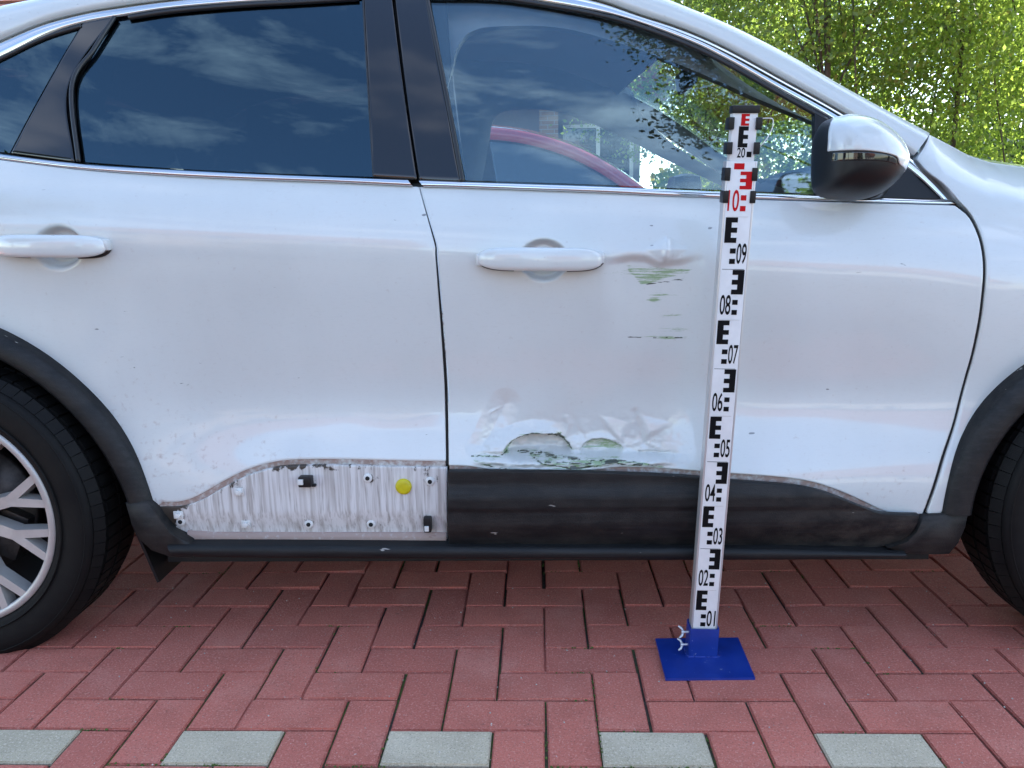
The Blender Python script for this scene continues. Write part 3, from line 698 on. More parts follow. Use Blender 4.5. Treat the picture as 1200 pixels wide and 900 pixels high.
# lower corner pieces joining the arch trims to the sill
def corner(poly_px, name, surf, parent, n=1):
    P = xz(poly_px, surf); m = P.mean(0); V = [(x, float(surf(x, z)), z) for x, z in P]
    b = MB(); k = len(P); Vb = [(x, y+.09, z) for x, y, z in V]; Vi = [(m[0]+(x-m[0])*.95, y-.004, m[1]+(z-m[1])*.95) for x, y, z in V]
    F = [tuple(range(k))]+[(i+k, i, (i+1) % k, (i+1) % k+k) for i in range(k)]
    F = [tuple(range(k))]+[(i, i+k, (i+1) % k+k, (i+1) % k) for i in range(k)]+[(i+k, i+2*k, (i+1) % k+2*k, (i+1) % k+k) for i in range(k)]
    o = mk(name, Vi+V+Vb, F, 'cladding', parent, True, [(0, 0, .3)]*3*k); fix_normals(o); return sharp(o, 60)
S2 = lambda x, z: YB-.026+0*np.asarray(x, float)
corner([(147, 589), (173, 588), (180, 594), (188, 606), (200, 624), (222, 636), (226, 654), (198, 652), (178, 645), (164, 632), (154, 613)], 'arch_corner', S2, CAR)
corner([(1081, 604), (1104, 602), (1135, 599), (1131, 618), (1123, 636), (1112, 649), (1096, 650), (1062, 648), (1040, 642), (1060, 635), (1073, 622)], 'arch_corner', S2, CAR)
# sill strip under the doors
SZ = lambda x, z: YB-.030+0*np.asarray(x, float)
su = spl(xz([(196, 638), (300, 638), (600, 640), (900, 642), (1060, 646)], SZ), 80); sd = spl(xz([(206, 651), (300, 653.5), (600, 655), (900, 656), (1060, 653)], SZ), 80)
band('sill', su, sd, SZ, 'cladding', CAR, .010, .09, 7)
# fender
TX = np.array([.70, .875, 1.0, 1.2, 1.5, 1.8, 2.05]); 
ft = [atY(1089.5, 158.5, 1.86), atY(1110, 169, 1.875), atY(1135, 182.5, 1.89), atY(1162, 191, 1.90), atY(1200, 196.5, 1.915), atY(1290, 212, 1.94)]
ft = np.vstack([ft, [(1.62, 2.0, 1.015), (1.85, 2.06, .955), (2.04, 2.13, .87)]])
ft_y = np.vstack([[(.72, 1.885, 1.235)], ft])
def FY(x, z):
    x = np.asarray(x, float); z = np.asarray(z, float)
    zt = np.interp(x, ft_y[:, 0], ft_y[:, 2]); yt = np.interp(x, ft_y[:, 0], ft_y[:, 1]); zb = np.minimum(.96, zt-.12); yb = S(x, zb)
    t = np.clip((z-zb)/(zt-zb), 0, 1.1); sl = (S(x, zb)-S(x, zb-.01))/.01*(zt-zb)
    up = yb+sl*t+(yt-yb-sl)*t**2.2
    return np.where(z > zb, up, S(x, z))
fl_px = [(1087, 602), (1105.5, 546.7), (1123, 490), (1138, 433.5), (1150, 383.5), (1156.3, 333), (1156.3, 301), (1151, 276), (1140, 252), (1126, 236), (1108, 216), (1087, 200), (1075.5, 186)]
lf = curve([xz(fl_px, FY), np.vstack([xz([(1075.5, 186), (1084, 172)], FY), ft[0][[0, 2]]])], 160)
tf = spl(ft[:, [0, 2]], 200)
bf_pts = [tuple(lf[0])]+[tuple(p) for p in AF_O]+[(2.05, .50)]
bf = curve([np.array(bf_pts[:2]), np.array(bf_pts[1:-1]), np.array(bf_pts[-2:])], 200)
rf = resample(np.array([bf[-1], tf[-1]]), 160)
panel('front_fender', tf, bf, lf, rf, FY, 'white_paint', CAR)
side_tube('gap_shade', [(1126, 244), (1138, 256), (1149, 279), (1153.5, 303), (1153.5, 333), (1147.2, 383), (1135.5, 433), (1120.5, 490), (1102.5, 547), (1084, 600)], S, .0042, 'shell_black', CAR, .0075)  # black tube painted as the shade inside the front seam
side_tube('gap_shade', seam_b, S, .0040, 'shell_black', CAR, .0075)  # same painted shade between the two doors
# rear quarter (behind the rear door)
zt_q = 1.09
tq = spl(np.array([(-2.2, 1.10), (-1.8, 1.12), tuple(top_r[0]-np.array([.004, 0]))]), 60); rq = left_r[left_r[:, 1] > arch_r_out[-1][1]]-np.array([.004, 0]); rq = resample(rq, 50); rq[-1] = tq[-1]
bq = curve([np.array([(-2.2, .45), (-1.82, .40)]), np.array([(-1.82, .40)]+[tuple(p) for p in AR_O[::-1] if p[0] < -1.29]+[tuple(rq[0])])], 60); lq = resample(np.array([bq[0], tq[0]]), 50)
panel('rear_quarter', tq, bq, lq, rq, S, 'white_paint', CAR)

# inner body, blackened to stand for shade in the gaps; wheel housings, floor
def SI(x, z): return S(x, z)+.055
i_ = lambda *a: np.array(a, float)
panel('inner_body', resample(i_((-1.35, 1.03), (.92, .97)), 30), resample(i_((-.93, .24), (.90, .24)), 30), resample(i_((-.93, .24), (-.95, .6), (-1.35, 1.03)), 12), resample(i_((.90, .24), (.98, .6), (.92, .97)), 12), SI, 'shell_black', CAR)
b = MB().box((0, YC, .27), (1.82, 1.70, .20)).box((0, YC, .40), (4.2, 1.0, .36)); b.build('underbody', 'shell_black', CAR)
for hub in (HUB_R, HUB_F):
    for sgn in (0, 1):
        y0 = YB+.02
        P = [(.43, 0), (.425, .24), (.0001, .26)]
        o = MB().lathe_y(P, (hub[0], y0, hub[1]), 40, R(-6), R(186)).build('wheel_liner', 'shell_black', CAR, True)
        if sgn: mirror(o, YC, CAR); bpy.data.objects.remove(o)

# ------------------------------------------------------------------ greenhouse
chrome_lo = [(-110, 118), (-50, 90), (0, 66), (50, 42), (95, 27.5), (150, 17.5), (200, 10), (280, 3), (353, -1), (420, -5), (500, -8), (580, -6), (640, 2), (720, 18), (800, 45.5), (852, 70), (910, 103), (971, 137), (1058, 193.5), (1102, 232)]
chrome_up = [(-110, 97), (-50, 70), (0, 49), (50, 28.5), (100, 15.5), (142, 8.5), (195, 1.5), (280, -7), (353, -12), (420, -16), (500, -19), (580, -17), (650, -9), (703, 2.5), (750, 18.5), (800, 35), (850, 57), (917, 93.5), (987, 132.5), (1064, 181.5), (1122, 238)]
white_lo = [(-110, 93), (-50, 67), (0, 46.5), (50, 26), (100, 13.5), (142, 6.5), (195, -.5), (280, -9), (353, -14), (420, -18.5), (500, -21.5), (580, -20), (650, -12), (703, -.5), (750, 16), (800, 32.5), (850, 54.5), (917, 91), (987, 130), (1071, 182)]
white_up = [(-110, 46), (-50, 24), (0, 8), (45, 0), (100, -10), (142, -17), (195, -25), (280, -34), (353, -39), (420, -43), (500, -46), (580, -46), (650, -38), (705, -26), (755, -9), (808, 13), (860, 35), (926, 68), (995, 109), (1087.5, 156.5)]
n = 220
wl = spl(onl(white_lo, G, .004), n)
wu_pts = []
for i, (a, b_) in enumerate(white_up):
    lowp = on(*white_lo[i], G, .004); wu_pts.append(atY(a, b_, lowp[1]+.062))
wu = spl(np.array(wu_pts), n)
def rail(wl, wu, name, mat, inset=0., tuck=True):
    rows = []
    out = np.array([0, -1, 0.]); d = wu-wl
    tang = np.gradient(wl, axis=0); tang /= np.linalg.norm(tang, axis=1)[:, None]
    nr = np.cross(tang, d); nr /= np.linalg.norm(nr, axis=1)[:, None]; nr *= np.where(nr[:, 1:2] > 0, -1, 1)
    if tuck: rows.append(wl+np.array([0, .025, 0]))
    for t in np.linspace(0, 1, 9): rows.append(wl+d*t+nr*(.022*(4*t*(1-t))**.85-inset))
    if tuck:
        inn = wu+np.array([0, .035, 0])-np.array([0, 0, .012]); rows.append(inn)
    return np.array(rows)
rr = rail(wl, wu, 'x', 'y')
cant = mk('roof_rail_panel', rr.reshape(-1, 3), grid_faces(rr.shape[0], n)[:, ::-1].tolist(), 'white_paint', CAR, True); fix_normals(cant); mirror(cant, YC, CAR)
cxz = lambda pts: xz(pts, G)
clo, cup = spl(cxz(chrome_lo), 260), spl(cxz(chrome_up), 260)
ch = band('window_chrome', cup, clo, G, 'chrome', CAR, .006, .02, 9, .002)
# dark groove behind chrome and rail
gl_ = spl(onl(chrome_up, G, .016), 160); gu_ = spl(onl(white_lo, G, .016), 160); gap_v = np.array([gl_+np.array([0, .004, -.02]), gu_+np.array([0, .004, .02])])
mk('gutter', gap_v.reshape(-1, 3), grid_faces(2, 160)[:, ::-1].tolist(), 'seal_black', CAR)
# belt chrome, split at the doors
bl, bu = spl(xz([(-110, 172)]+belt_lo[1:], G), 300), spl(xz([(-110, 163)]+belt_up[1:], G), 300)
k = int(np.argmin(abs(bl[:, 0]-xz([(491.5, 215)], G)[0, 0])))
band('belt_chrome', bu[:k-1], bl[:k-1], G, 'chrome', rear_door, .007, .03, 9, -.004)
band('belt_chrome', bu[k+1:], bl[k+1:], G, 'chrome', front_door, .007, .03, 9, -.004)
band('belt_gasket', bl+np.array([0, .002]), bl-np.array([0, .007]), G, 'seal_black', CAR, .001, .03, 4, .006)
# panes
def pane(name, top, bot, left, right, mat, parent, off=.010, nu=60, nv=30, th=.004):
    g = coons(resample(top, nu), resample(bot, nu), resample(left, nv), resample(right, nv)); x, z = g[..., 0].ravel(), g[..., 1].ravel()
    A = np.stack([x, G(x, z)+off, z], 1); B = A+np.array([0, th, 0]); nn = len(A); f = grid_faces(nv, nu); F = f.tolist()+(f[:, ::-1]+nn).tolist(); b = border(nv, nu)
    for i in range(len(b)): F.append((b[i], b[i]+nn, b[(i+1) % len(b)]+nn, b[(i+1) % len(b)]))
    o = mk(name, np.vstack([A, B]), F, mat, parent, True); sharp(o, 60); return o
tl = lambda a, b_: [p for p in chrome_lo if a <= p[0] <= b_]
ftop = [(503, -6)]+tl(540, 915)+[(962, 132)]
fbot = [(545, 211), (700, 216), (800, 220.5), (958, 227)]
fg = pane('window', spl(cxz(ftop), 80), spl(cxz(fbot), 80), spl(cxz([(545, 211), (527, 120), (503, -6)]), 30), spl(cxz([(958, 227), (961, 180), (962, 132)]), 30), 'side_glass', front_door, nu=100)
rtop = [(134, 21)]+tl(150, 421)
rg = pane('window', spl(cxz(rtop), 80), spl(cxz([(90, 189), (200, 197), (300, 202), (436, 207)]), 80), curve([cxz([(90, 189), (85, 100)]), cxz([(85, 100), (134, 21)])], 30), spl(cxz([(436, 207), (430, 110), (423, -6)]), 30), 'privacy_glass', rear_door, nu=100)
qg = pane('quarter_window', spl(cxz([(-110, 120), (-50, 92), (0, 68), (50, 44), (94, 29)]), 40), spl(cxz([(-110, 164), (-40, 174), (10, 179)]), 40), spl(cxz([(-110, 164), (-110, 120)]), 10), spl(cxz([(10, 179), (48, 108), (94, 29)]), 30), 'privacy_glass', CAR, off=.004)
# gloss black pillar covers
def cover(name, top, bot, left, right, parent, off=0., mat='gloss_black', nu=24, nv=50):
    return panel(name, resample(cxz(top), nu), resample(cxz(bot), nu), spl(cxz(left), nv), spl(cxz(right), nv), G, mat, parent, off=off, depth=.02, round_=.001)
cover('pillar_cover', [(97, 27.5), (133, 19)], [(13, 179), (86, 189)], [(13, 179), (51, 108), (97, 27.5)], [(86, 189), (79.5, 99), (133, 19)], rear_door, .001)
cover('pillar_cover', [(427, -6), (458, -7)], [(437, 207), (488, 210)], [(437, 207), (433, 110), (427, -6)], [(488, 210), (474, 117), (458, -7)], rear_door)
cover('pillar_cover', [(463, -7), (497, -7.5)], [(492, 210.5), (539, 212.5)], [(492, 210.5), (478, 117), (463, -7)], [(539, 212.5), (521, 117), (497, -7.5)], front_door)
cover('mirror_sail', [(955, 128), (971, 137), (1058, 193.5)], [(958, 228), (1030, 231), (1101, 233)], [(958, 228), (956, 180), (955, 128)], [(1101, 233), (1078, 212), (1058, 193.5)], front_door, -.001, 'black_plastic')
# seals
side_tube('glass_seal', [(92, 189), (84.5, 100), (110, 58), (134, 20)], G, .0052, 'seal_black', rear_door, .0)
side_tube('glass_seal', [(542, 213), (524, 117), (499.5, -7)], G, .0055, 'seal_black', front_door, .002)
side_tube('glass_seal', [(437.5, 207), (431.5, 110), (425, -6)], G, .0022, 'seal_black', rear_door, .002)
side_tube('glass_seal', [(p[0], p[1]+3) for p in tl(140, 430)], G, .0055, 'seal_black', rear_door, .004)
side_tube('glass_seal', [(500, -4)]+[(p[0]-1, p[1]+3.5) for p in tl(540, 971)], G, .0055, 'seal_black', front_door, .004)
side_tube('glass_seal', [(p[0], p[1]+3) for p in tl(-110, 96)], G, .005, 'seal_black', CAR, .002)
# black strip behind the pillar gap
cover('pillar_inner', [(405, -6), (520, -7)], [(425, 212), (545, 214)], [(425, 212), (418, 110), (405, -6)], [(545, 214), (530, 117), (520, -7)], CAR, .03, 'shell_black')
cover('pillar_inner', [(80, 25), (150, 15)], [(0, 179), (100, 191)], [(0, 179), (40, 108), (80, 25)], [(100, 191), (95, 99), (150, 15)], CAR, .03, 'shell_black')

# far side, roof, screens: mirrored doors and trims
for o in (fg, rg, qg): mirror(o, YC, CAR, 'window')
def far_panel(top, bot, left, right, surf, mat, name, off=0.):
    g = coons(resample(top, 30), resample(bot, 30), resample(left, 16), resample(right, 16)); x, z = g[..., 0].ravel(), g[..., 1].ravel()
    return mk(name, np.stack([x, 2*YC-surf(x, z)-off, z], 1), grid_faces(16, 30).tolist(), mat, CAR)
far_panel(top_r, bot_r, left_r, right_r, S, 'white_paint', 'rear_door'); far_panel(top_f, bot_f, left_f, right_f, S, 'white_paint', 'front_door'); far_panel(tf, bf, lf, rf, FY, 'white_paint', 'front_fender'); far_panel(tq, bq, lq, rq, S, 'white_paint', 'rear_quarter')
for side in (0, 1):                # door linings seen from the cabin
    g = coons(resample(i_((-1.30, 1.075), (.83, .965)), 20), resample(i_((-.93, .35), (.9, .35)), 20), resample(i_((-.93, .35), (-1.3, 1.075)), 8), resample(i_((.9, .35), (.83, .965)), 8)); x, z = g[..., 0].ravel(), g[..., 1].ravel()
    y = S(x, z)+.085-.02*sstep(z, .8, .6); y = 2*YC-y if side else y
    mk('door_lining', np.stack([x, y, z], 1), grid_faces(8, 20).tolist(), 'cabin_dark', CAR)
    # sill top between lining and glass
    q = resample(i_((-1.30, 1.075), (.83, .965)), 20); y0 = S(q[:, 0], q[:, 1])+.02; y1 = y0+.085; V = np.vstack([np.stack([q[:, 0], (2*YC-y0 if side else y0), q[:, 1]-.004], 1), np.stack([q[:, 0], (2*YC-y1 if side else y1), q[:, 1]], 1)])
    mk('door_lining', V, grid_faces(2, 20).tolist(), 'cabin_dark', CAR)
for pts in ([(405, -6), (520, -7), (545, 214), (425, 212)], [(60, 30), (150, 15), (100, 191), (-20, 179)]):
    P = onl(pts, G, .035); P2 = P.copy(); P2[:, 1] = 2*YC-P2[:, 1]
    mk('pillar_lining', P2, [(0, 1, 2, 3)], 'cabin_grey', CAR, False); mk('pillar_lining', P+np.array([0, .01, 0]), [(3, 2, 1, 0)], 'cabin_grey', CAR, False)
# roof between the rails (from the tail to the screen header), windscreen
HDR = .30
def edge_at(xv): return np.array([xv, np.interp(xv, wu[:, 0], wu[:, 1]), np.interp(xv, wu[:, 0], wu[:, 2])])
# lining round the door openings: window frame, rail and front pillar, both sides
FL = lambda x, z: 2*YC-G(x, z)-.050
WE = lambda x, z: 2*YC-np.interp(x, wu[:, 0], wu[:, 1])-.03+0*np.asarray(z, float)
def rl(x): e = edge_at(x); return np.array([x, 2*YC-e[1]-.06, e[2]-.03])
Op = [(563, 222), (572, 172), (576, 145), (586, 131), (610, 127), (650, 129), (700, 146), (745, 167), (775, 183), (815, 202), (856, 221)]
Up = [on(522, 222, FL), on(515, 150, FL), rl(-.32), rl(-.20), rl(-.06), rl(.10), rl(.26), on(738, 104, WE), on(754, 137, WE), on(797, 175, WE), on(853, 209, WE)]
O3 = spl(onl(Op, FL), 120); U3 = spl(np.array(Up), 120); U3 = np.array([U3[int(k)] for k in np.linspace(0, 119, 120)])
O3 = np.array([spl(onl(Op, FL), 121)[int(k)] for k in range(120)])
def keyed(P): 
    P = np.asarray(P, float); k = np.arange(len(P)); f = np.linspace(0, len(P)-1, 120); Q = []
    E_ = np.vstack([2*P[0]-P[1], P, 2*P[-1]-P[-2]])
    for t in f:
        i = min(int(t), len(P)-2); u = t-i; a, b, c, d = E_[i:i+4]; Q.append(.5*((2*b)+(c-a)*u+(2*a-5*b+4*c-d)*u*u+(3*b-a-3*c+d)*u**3))
    return np.array(Q)
O3, U3 = keyed(onl(Op, FL)), keyed(Up)
rows = np.array([O3+np.array([0, .035, 0]), O3, O3*.7+U3*.3+np.array([0, -.012, 0]), O3*.35+U3*.65+np.array([0, -.014, 0]), U3])
ln = mk('pillar_lining', rows.reshape(-1, 3), grid_faces(5, 120).tolist(), 'cabin_grey', CAR); mirror(ln, YC, CAR)
xs = np.linspace(wu[0, 0], HDR, 60); rows = []
for x in xs:
    e = edge_at(x); row = []
    for t in np.linspace(0, 1, 17):
        y = e[1]+(2*YC-2*e[1])*t; c = 4*t*(1-t); row.append((x+.10*c*sstep(x, .0, HDR), y, e[2]-.003+.062*c**.7))
    rows.append(row)
rows = np.array(rows)
roof = mk('roof', rows.reshape(-1, 3), grid_faces(60, 17)[:, ::-1].tolist(), 'white_paint', CAR); fix_normals(roof)
mk('headliner', (rows-np.array([0, 0, .045])).reshape(-1, 3), grid_faces(60, 17).tolist(), 'headliner', CAR)
ws = []
xb = float(wu[-1, 0])
for s in np.linspace(0, 1, 24):
    x = HDR+(xb-.01-HDR)*s; e = edge_at(x); row = []
    for t in np.linspace(0, 1, 17):
        c = 4*t*(1-t); row.append((x+.10*c*(1-s)+.17*c*s, e[1]+.01+(2*YC-2*e[1]-.02)*t, e[2]-.006+(.058*(1-s)**1.5-.03*s)*c**.7))
    ws.append(row)
ws = np.array(ws); A = ws.reshape(-1, 3); nn = len(A); f = grid_faces(24, 17)
o = mk('windscreen', np.vstack([A, A-np.array([.002, 0, .004])]), f.tolist()+(f[:, ::-1]+nn).tolist(), 'clear_glass', CAR)
# black header band and shaded frit on the screen rim
rim_rows = np.array([ws[0]+np.array([0, 0, -.008]), ws[1]+np.array([0, 0, -.008])]); mk('screen_band', rim_rows.reshape(-1, 3), grid_faces(2, 17).tolist(), 'gloss_black', CAR)
# hood, cowl, nose, tail
hood = []
for i, x in enumerate(np.linspace(ft[0, 0]+.03, 2.04, 40)):
    y0 = np.interp(x, ft[:, 0], ft[:, 1]); z0 = np.interp(x, ft[:, 0], ft[:, 2]); hood.append([(x+(.12 if i else .16)*4*t*(1-t), y0+.004+(2*YC-2*y0-.008)*t, z0-.003+.045*(4*t*(1-t))**.6) for t in np.linspace(0, 1, 17)])
hood = np.array(hood); o = mk('hood', hood.reshape(-1, 3), grid_faces(40, 17)[:, ::-1].tolist(), 'white_paint', CAR); fix_normals(o)
mk('cowl', np.vstack([ws[-1]-np.array([.01, 0, .012]), hood[0]-np.array([0, 0, .012])]), grid_faces(2, 17).tolist(), 'black_plastic', CAR)
nose = []
for zf in np.linspace(0, 1, 14):
    z = .86*(1-zf)+.22*zf; nose.append([(2.04+.20*(4*t*(1-t))**.5*(1-.25*zf)+.05*math.sin(zf*3.1), 2.13+(2*YC-4.26)*t-.0*zf, z) for t in np.linspace(0, 1, 17)])
nose = np.array(nose); o = mk('front_bumper', nose.reshape(-1, 3), grid_faces(14, 17).tolist(), 'white_paint', CAR); fix_normals(o)
MB().box((2.22, YC, .62), (.06, 1.0, .22), None, .02).build('grille', 'gloss_black', CAR)
for s in (-1, 1): MB().box((2.08, YC+s*.55, .74), (.24, .34, .14), Matrix.Rotation(R(-s*25), 3, 'Z'), .04).build('headlight', 'lens_clear', CAR, ang=40)
tail = []
for zf in np.linspace(0, 1, 16):
    e = edge_at(wu[0, 0]); x = wu[0, 0]+.02+(-2.22-wu[0, 0])*min(1, zf*1.9); z = e[2]*(1-zf)+.3*zf; y0 = e[1]*(1-min(1, zf*2))+(S(-2.15, .7))*min(1, zf*2)
    tail.append([(x-.09*(4*t*(1-t))**.6, y0+(2*YC-2*y0)*t, z) for t in np.linspace(0, 1, 13)])
tail = np.array(tail); o = mk('tailgate', tail.reshape(-1, 3), grid_faces(16, 13).tolist(), 'white_paint', CAR); fix_normals(o)
for s in (-1, 1): MB().box((-2.2, YC+s*.72, .95), (.2, .2, .16), None, .04).build('tail_light', 'lens_red', CAR, ang=40)

# ------------------------------------------------------------------ cabin
def seat(x, y, parent, w=.5, name='seat'):
    b = MB(); b.box((x+.22, y, .56), (.50, w, .18), None, .06); M = Matrix.Rotation(R(-18), 3, 'Y'); b.box((x-.10, y, .86), (.15, w, .62), M, .06)
    o = b.build(name, 'cabin_dark', parent, ang=60)
    MB().box((x-.235, y, 1.255), (.10, .27, .17), M, .045).tube([(x-.20, y-.06, 1.13), (x-.225, y-.06, 1.22)], .006).tube([(x-.20, y+.06, 1.13), (x-.225, y+.06, 1.22)], .006).build('headrest', 'cabin_dark', o, ang=60)
seat(-.18, YC-.38, CAR); seat(-.18, YC+.38, CAR); 
for y in (-.45, 0, .45): seat(-1.05, YC+y, CAR, .44, 'rear_seat')
D = []
prof = [(.50, .62), (.50, .80), (.56, .92), (.66, .965), (.80, .975), (.98, .985), (1.02, .9)]
for y in np.linspace(YB+.12, 2*YC-YB-.12, 24):
    h = .05*math.exp(-((y-(YC+.36))/.2)**2); D.append([(x+.08*(1-((y-YC)/.8)**2), y, z+h*(1 if .55 < x < .7 else 0)) for x, z in prof])
D = np.array(D); mk('dashboard', D.reshape(-1, 3), grid_faces(24, 7).tolist(), 'cabin_dark', CAR)
b = MB(); M = Matrix.Rotation(R(-62), 3, 'Y'); C0 = Vector((.42, YC+.36, .92))
b.tube([C0+M @ Vector((.18*math.cos(a), .18*math.sin(a), 0)) for a in np.linspace(0, 2*math.pi, 40)], .014, 8)
for a in (R(90), R(-90), R(180)): b.tube([C0, C0+M @ Vector((.17*math.cos(a), .17*math.sin(a), 0))], .018, 6)
b.build('steering_wheel', 'cabin_dark', CAR, True)
MB().box((.47, YC, 1.40), (.03, .22, .06), Matrix.Rotation(R(-10), 3, 'Y'), .012).build('rear_view_mirror', 'cabin_dark', CAR, ang=40)

# ------------------------------------------------------------------ door handles
def handle(cx, cy, L, parent):
    c = on(cx, cy, S); mm = 1.0/F_PX*1.72; Lm = L*mm; n = 44; V = []
    z_sl = -.065
    for i in range(n):
        s = -1+2*i/(n-1); e = max(0, 1-abs(s)**5.5)**.5
        x = c[0]+s*Lm/2; zc = c[2]+z_sl*s*Lm/2*.4; yc = float(S(x, c[2]))-.034+.022*abs(s)**2.6
        hh = .0232*e+.0008; dd = .014*e+.001
        for k in range(20):
            a = 2*math.pi*k/20; ca, sa = math.cos(a), math.sin(a)
            V.append((x, yc+dd*math.copysign(abs(ca)**.7, ca), zc+hh*math.copysign(abs(sa)**.62, sa)+.003*ca))
    F = [(i*20+k, i*20+(k+1) % 20, (i+1)*20+(k+1) % 20, (i+1)*20+k) for i in range(n-1) for k in range(20)]+[tuple(range(20)), tuple(reversed(range((n-1)*20, n*20)))]
    o = mk('handle', V, F, 'white_paint', parent); fix_normals(o)
    # gasket on the door skin at both ends
    for s0, s1 in ((-1.0, -.42), (.42, 1.0)):
        pts = []
        for s in np.linspace(s0, s1, 12):
            x = c[0]+s*Lm/2*1.005; pts.append((x, float(S(x, c[2]-.016))-.002, c[2]-.0245*max(.05, 1-abs(s)**6)**.5+z_sl*s*Lm/2*.4))
        MB().tube(pts, .0032, 6).build('handle_gasket', 'seal_black', parent, True)
    for s in (-.86, .86):
        x = c[0]+s*Lm/2; yy = float(S(x, c[2])); MB().box((x, yy-.005, c[2]), (.045, .026, .026), None, .008).build('handle_foot', 'white_paint', parent, ang=40)
handle(633, 303, 142, front_door); handle(62, 288, 136, rear_door)

# ------------------------------------------------------------------ mirror
def door_mirror():                    # folded in: the shell faces outwards, the glass faces the window
    Yr = 1.668; P = lambda a, b_: atY(a, b_, Yr)[[0, 2]]
    out = [(957.5, 190), (959, 165), (965, 148), (974, 139), (990, 133.8), (1006, 132.8), (1025, 138), (1042, 149), (1055, 162), (1062, 174), (1065, 185), (1062, 198), (1052, 213), (1036, 226), (1018, 233), (1000, 235), (980, 233), (965, 229), (959, 221), (957.5, 207)]
    oc = spl(np.array([P(*p) for p in out+[out[0]]]), 241)[:-1]; c0 = np.array(P(1006, 186))
    ang = np.unwrap(np.arctan2(oc[:, 1]-c0[1], oc[:, 0]-c0[0])); rad = np.hypot(*(oc-c0).T); o_ = np.argsort(np.mod(ang, 2*math.pi)); A_ = np.mod(ang, 2*math.pi)[o_]; Rr = rad[o_]; A3 = np.r_[A_-2*math.pi, A_, A_+2*math.pi]; R3 = np.r_[Rr, Rr, Rr]
    def dome(x, z):
        x = np.asarray(x, float); z = np.asarray(z, float); a = np.mod(np.arctan2(z-c0[1], x-c0[0]), 2*math.pi); r = np.clip(np.hypot(x-c0[0], z-c0[1])/np.interp(a, A3, R3), 0, 1)
        return 1.700-.030*(1-r**8)**.5-.085*(1-r**2.4)**.62-.10*(z-c0[1])*0+.10*(x-c0[0])*(1-r)
    rs = np.r_[0.001, np.linspace(.06, .9, 16), .94, .965, .982, .993, 1.]; V = []; nk = len(oc)
    for r in rs:
        q = c0+(oc-c0)*r; V += [(a, float(y), b_) for (a, b_), y in zip(q, dome(q[:, 0], q[:, 1]))]
    q = c0+(oc-c0)*.96; V += [(a, 1.715, b_) for a, b_ in q]
    n_ = len(rs)+1; F = [(i*nk+k, i*nk+(k+1) % nk, (i+1)*nk+(k+1) % nk, (i+1)*nk+k) for i in range(n_-1) for k in range(nk)]+[tuple(range(nk))]+[tuple(reversed(range((n_-1)*nk, n_*nk)))]
    body = mk('mirror', V, F, 'black_plastic', front_door); fix_normals(body)
    q = c0+(oc-c0)*.9; mk('mirror_glass', [(a, 1.7165, b_) for a, b_ in q], [tuple(range(nk))], 'mirror_silver', body, False)
    px = lambda pts: np.array([P(*p) for p in pts])
    ins = lambda pts: c0+(px(pts)-c0)*.985
    # painted cap
    tp = ins([(978, 137.0), (992, 133.8), (1006, 132.8), (1025, 138), (1042, 149), (1055, 162), (1062, 174), (1064.5, 184)]); bt = px([(964, 179), (990, 180), (1010, 182), (1026, 185), (1033, 188), (1037, 195), (1048, 199), (1056, 202)])
    lf_ = px([(964, 179), (966, 160), (971, 146)]); lf_ = np.vstack([lf_, tp[0]]); rt = np.vstack([bt[-1], ins([(1062, 193)])[0], tp[-1]])
    panel('mirror_cap', spl(tp, 70), spl(bt, 70), spl(lf_, 40), spl(rt, 40), dome, 'white_paint', body, off=-.0030, depth=.006, round_=.0012)
    # indicator lens under it
    panel('indicator_lens', spl(px([(967, 181.5), (1010, 184), (1025, 187), (1031, 190.5)]), 40), spl(px([(966, 191), (1000, 191.5), (1020, 193), (1033, 196)]), 40), resample(px([(966, 191), (967, 181.5)]), 10), resample(px([(1033, 196), (1031, 190.5)]), 10), dome, 'gloss_black', body, off=-.0015, depth=.006, round_=.0008)
    f0 = atY(1018, 218, 1.70); f1 = on(1026, 218, G)
    MB().tube([f0, (f0+f1)/2, f1+np.array([0, .01, 0])], [.026, .026, .032], 14).build('mirror_foot', 'black_plastic', body, True)
door_mirror()
# far mirror, seen through the cabin
MB().box((.66, 2*YC-1.56, 1.10), (.14, .20, .15), None, .05).build('mirror', 'black_plastic', CAR, ang=50)

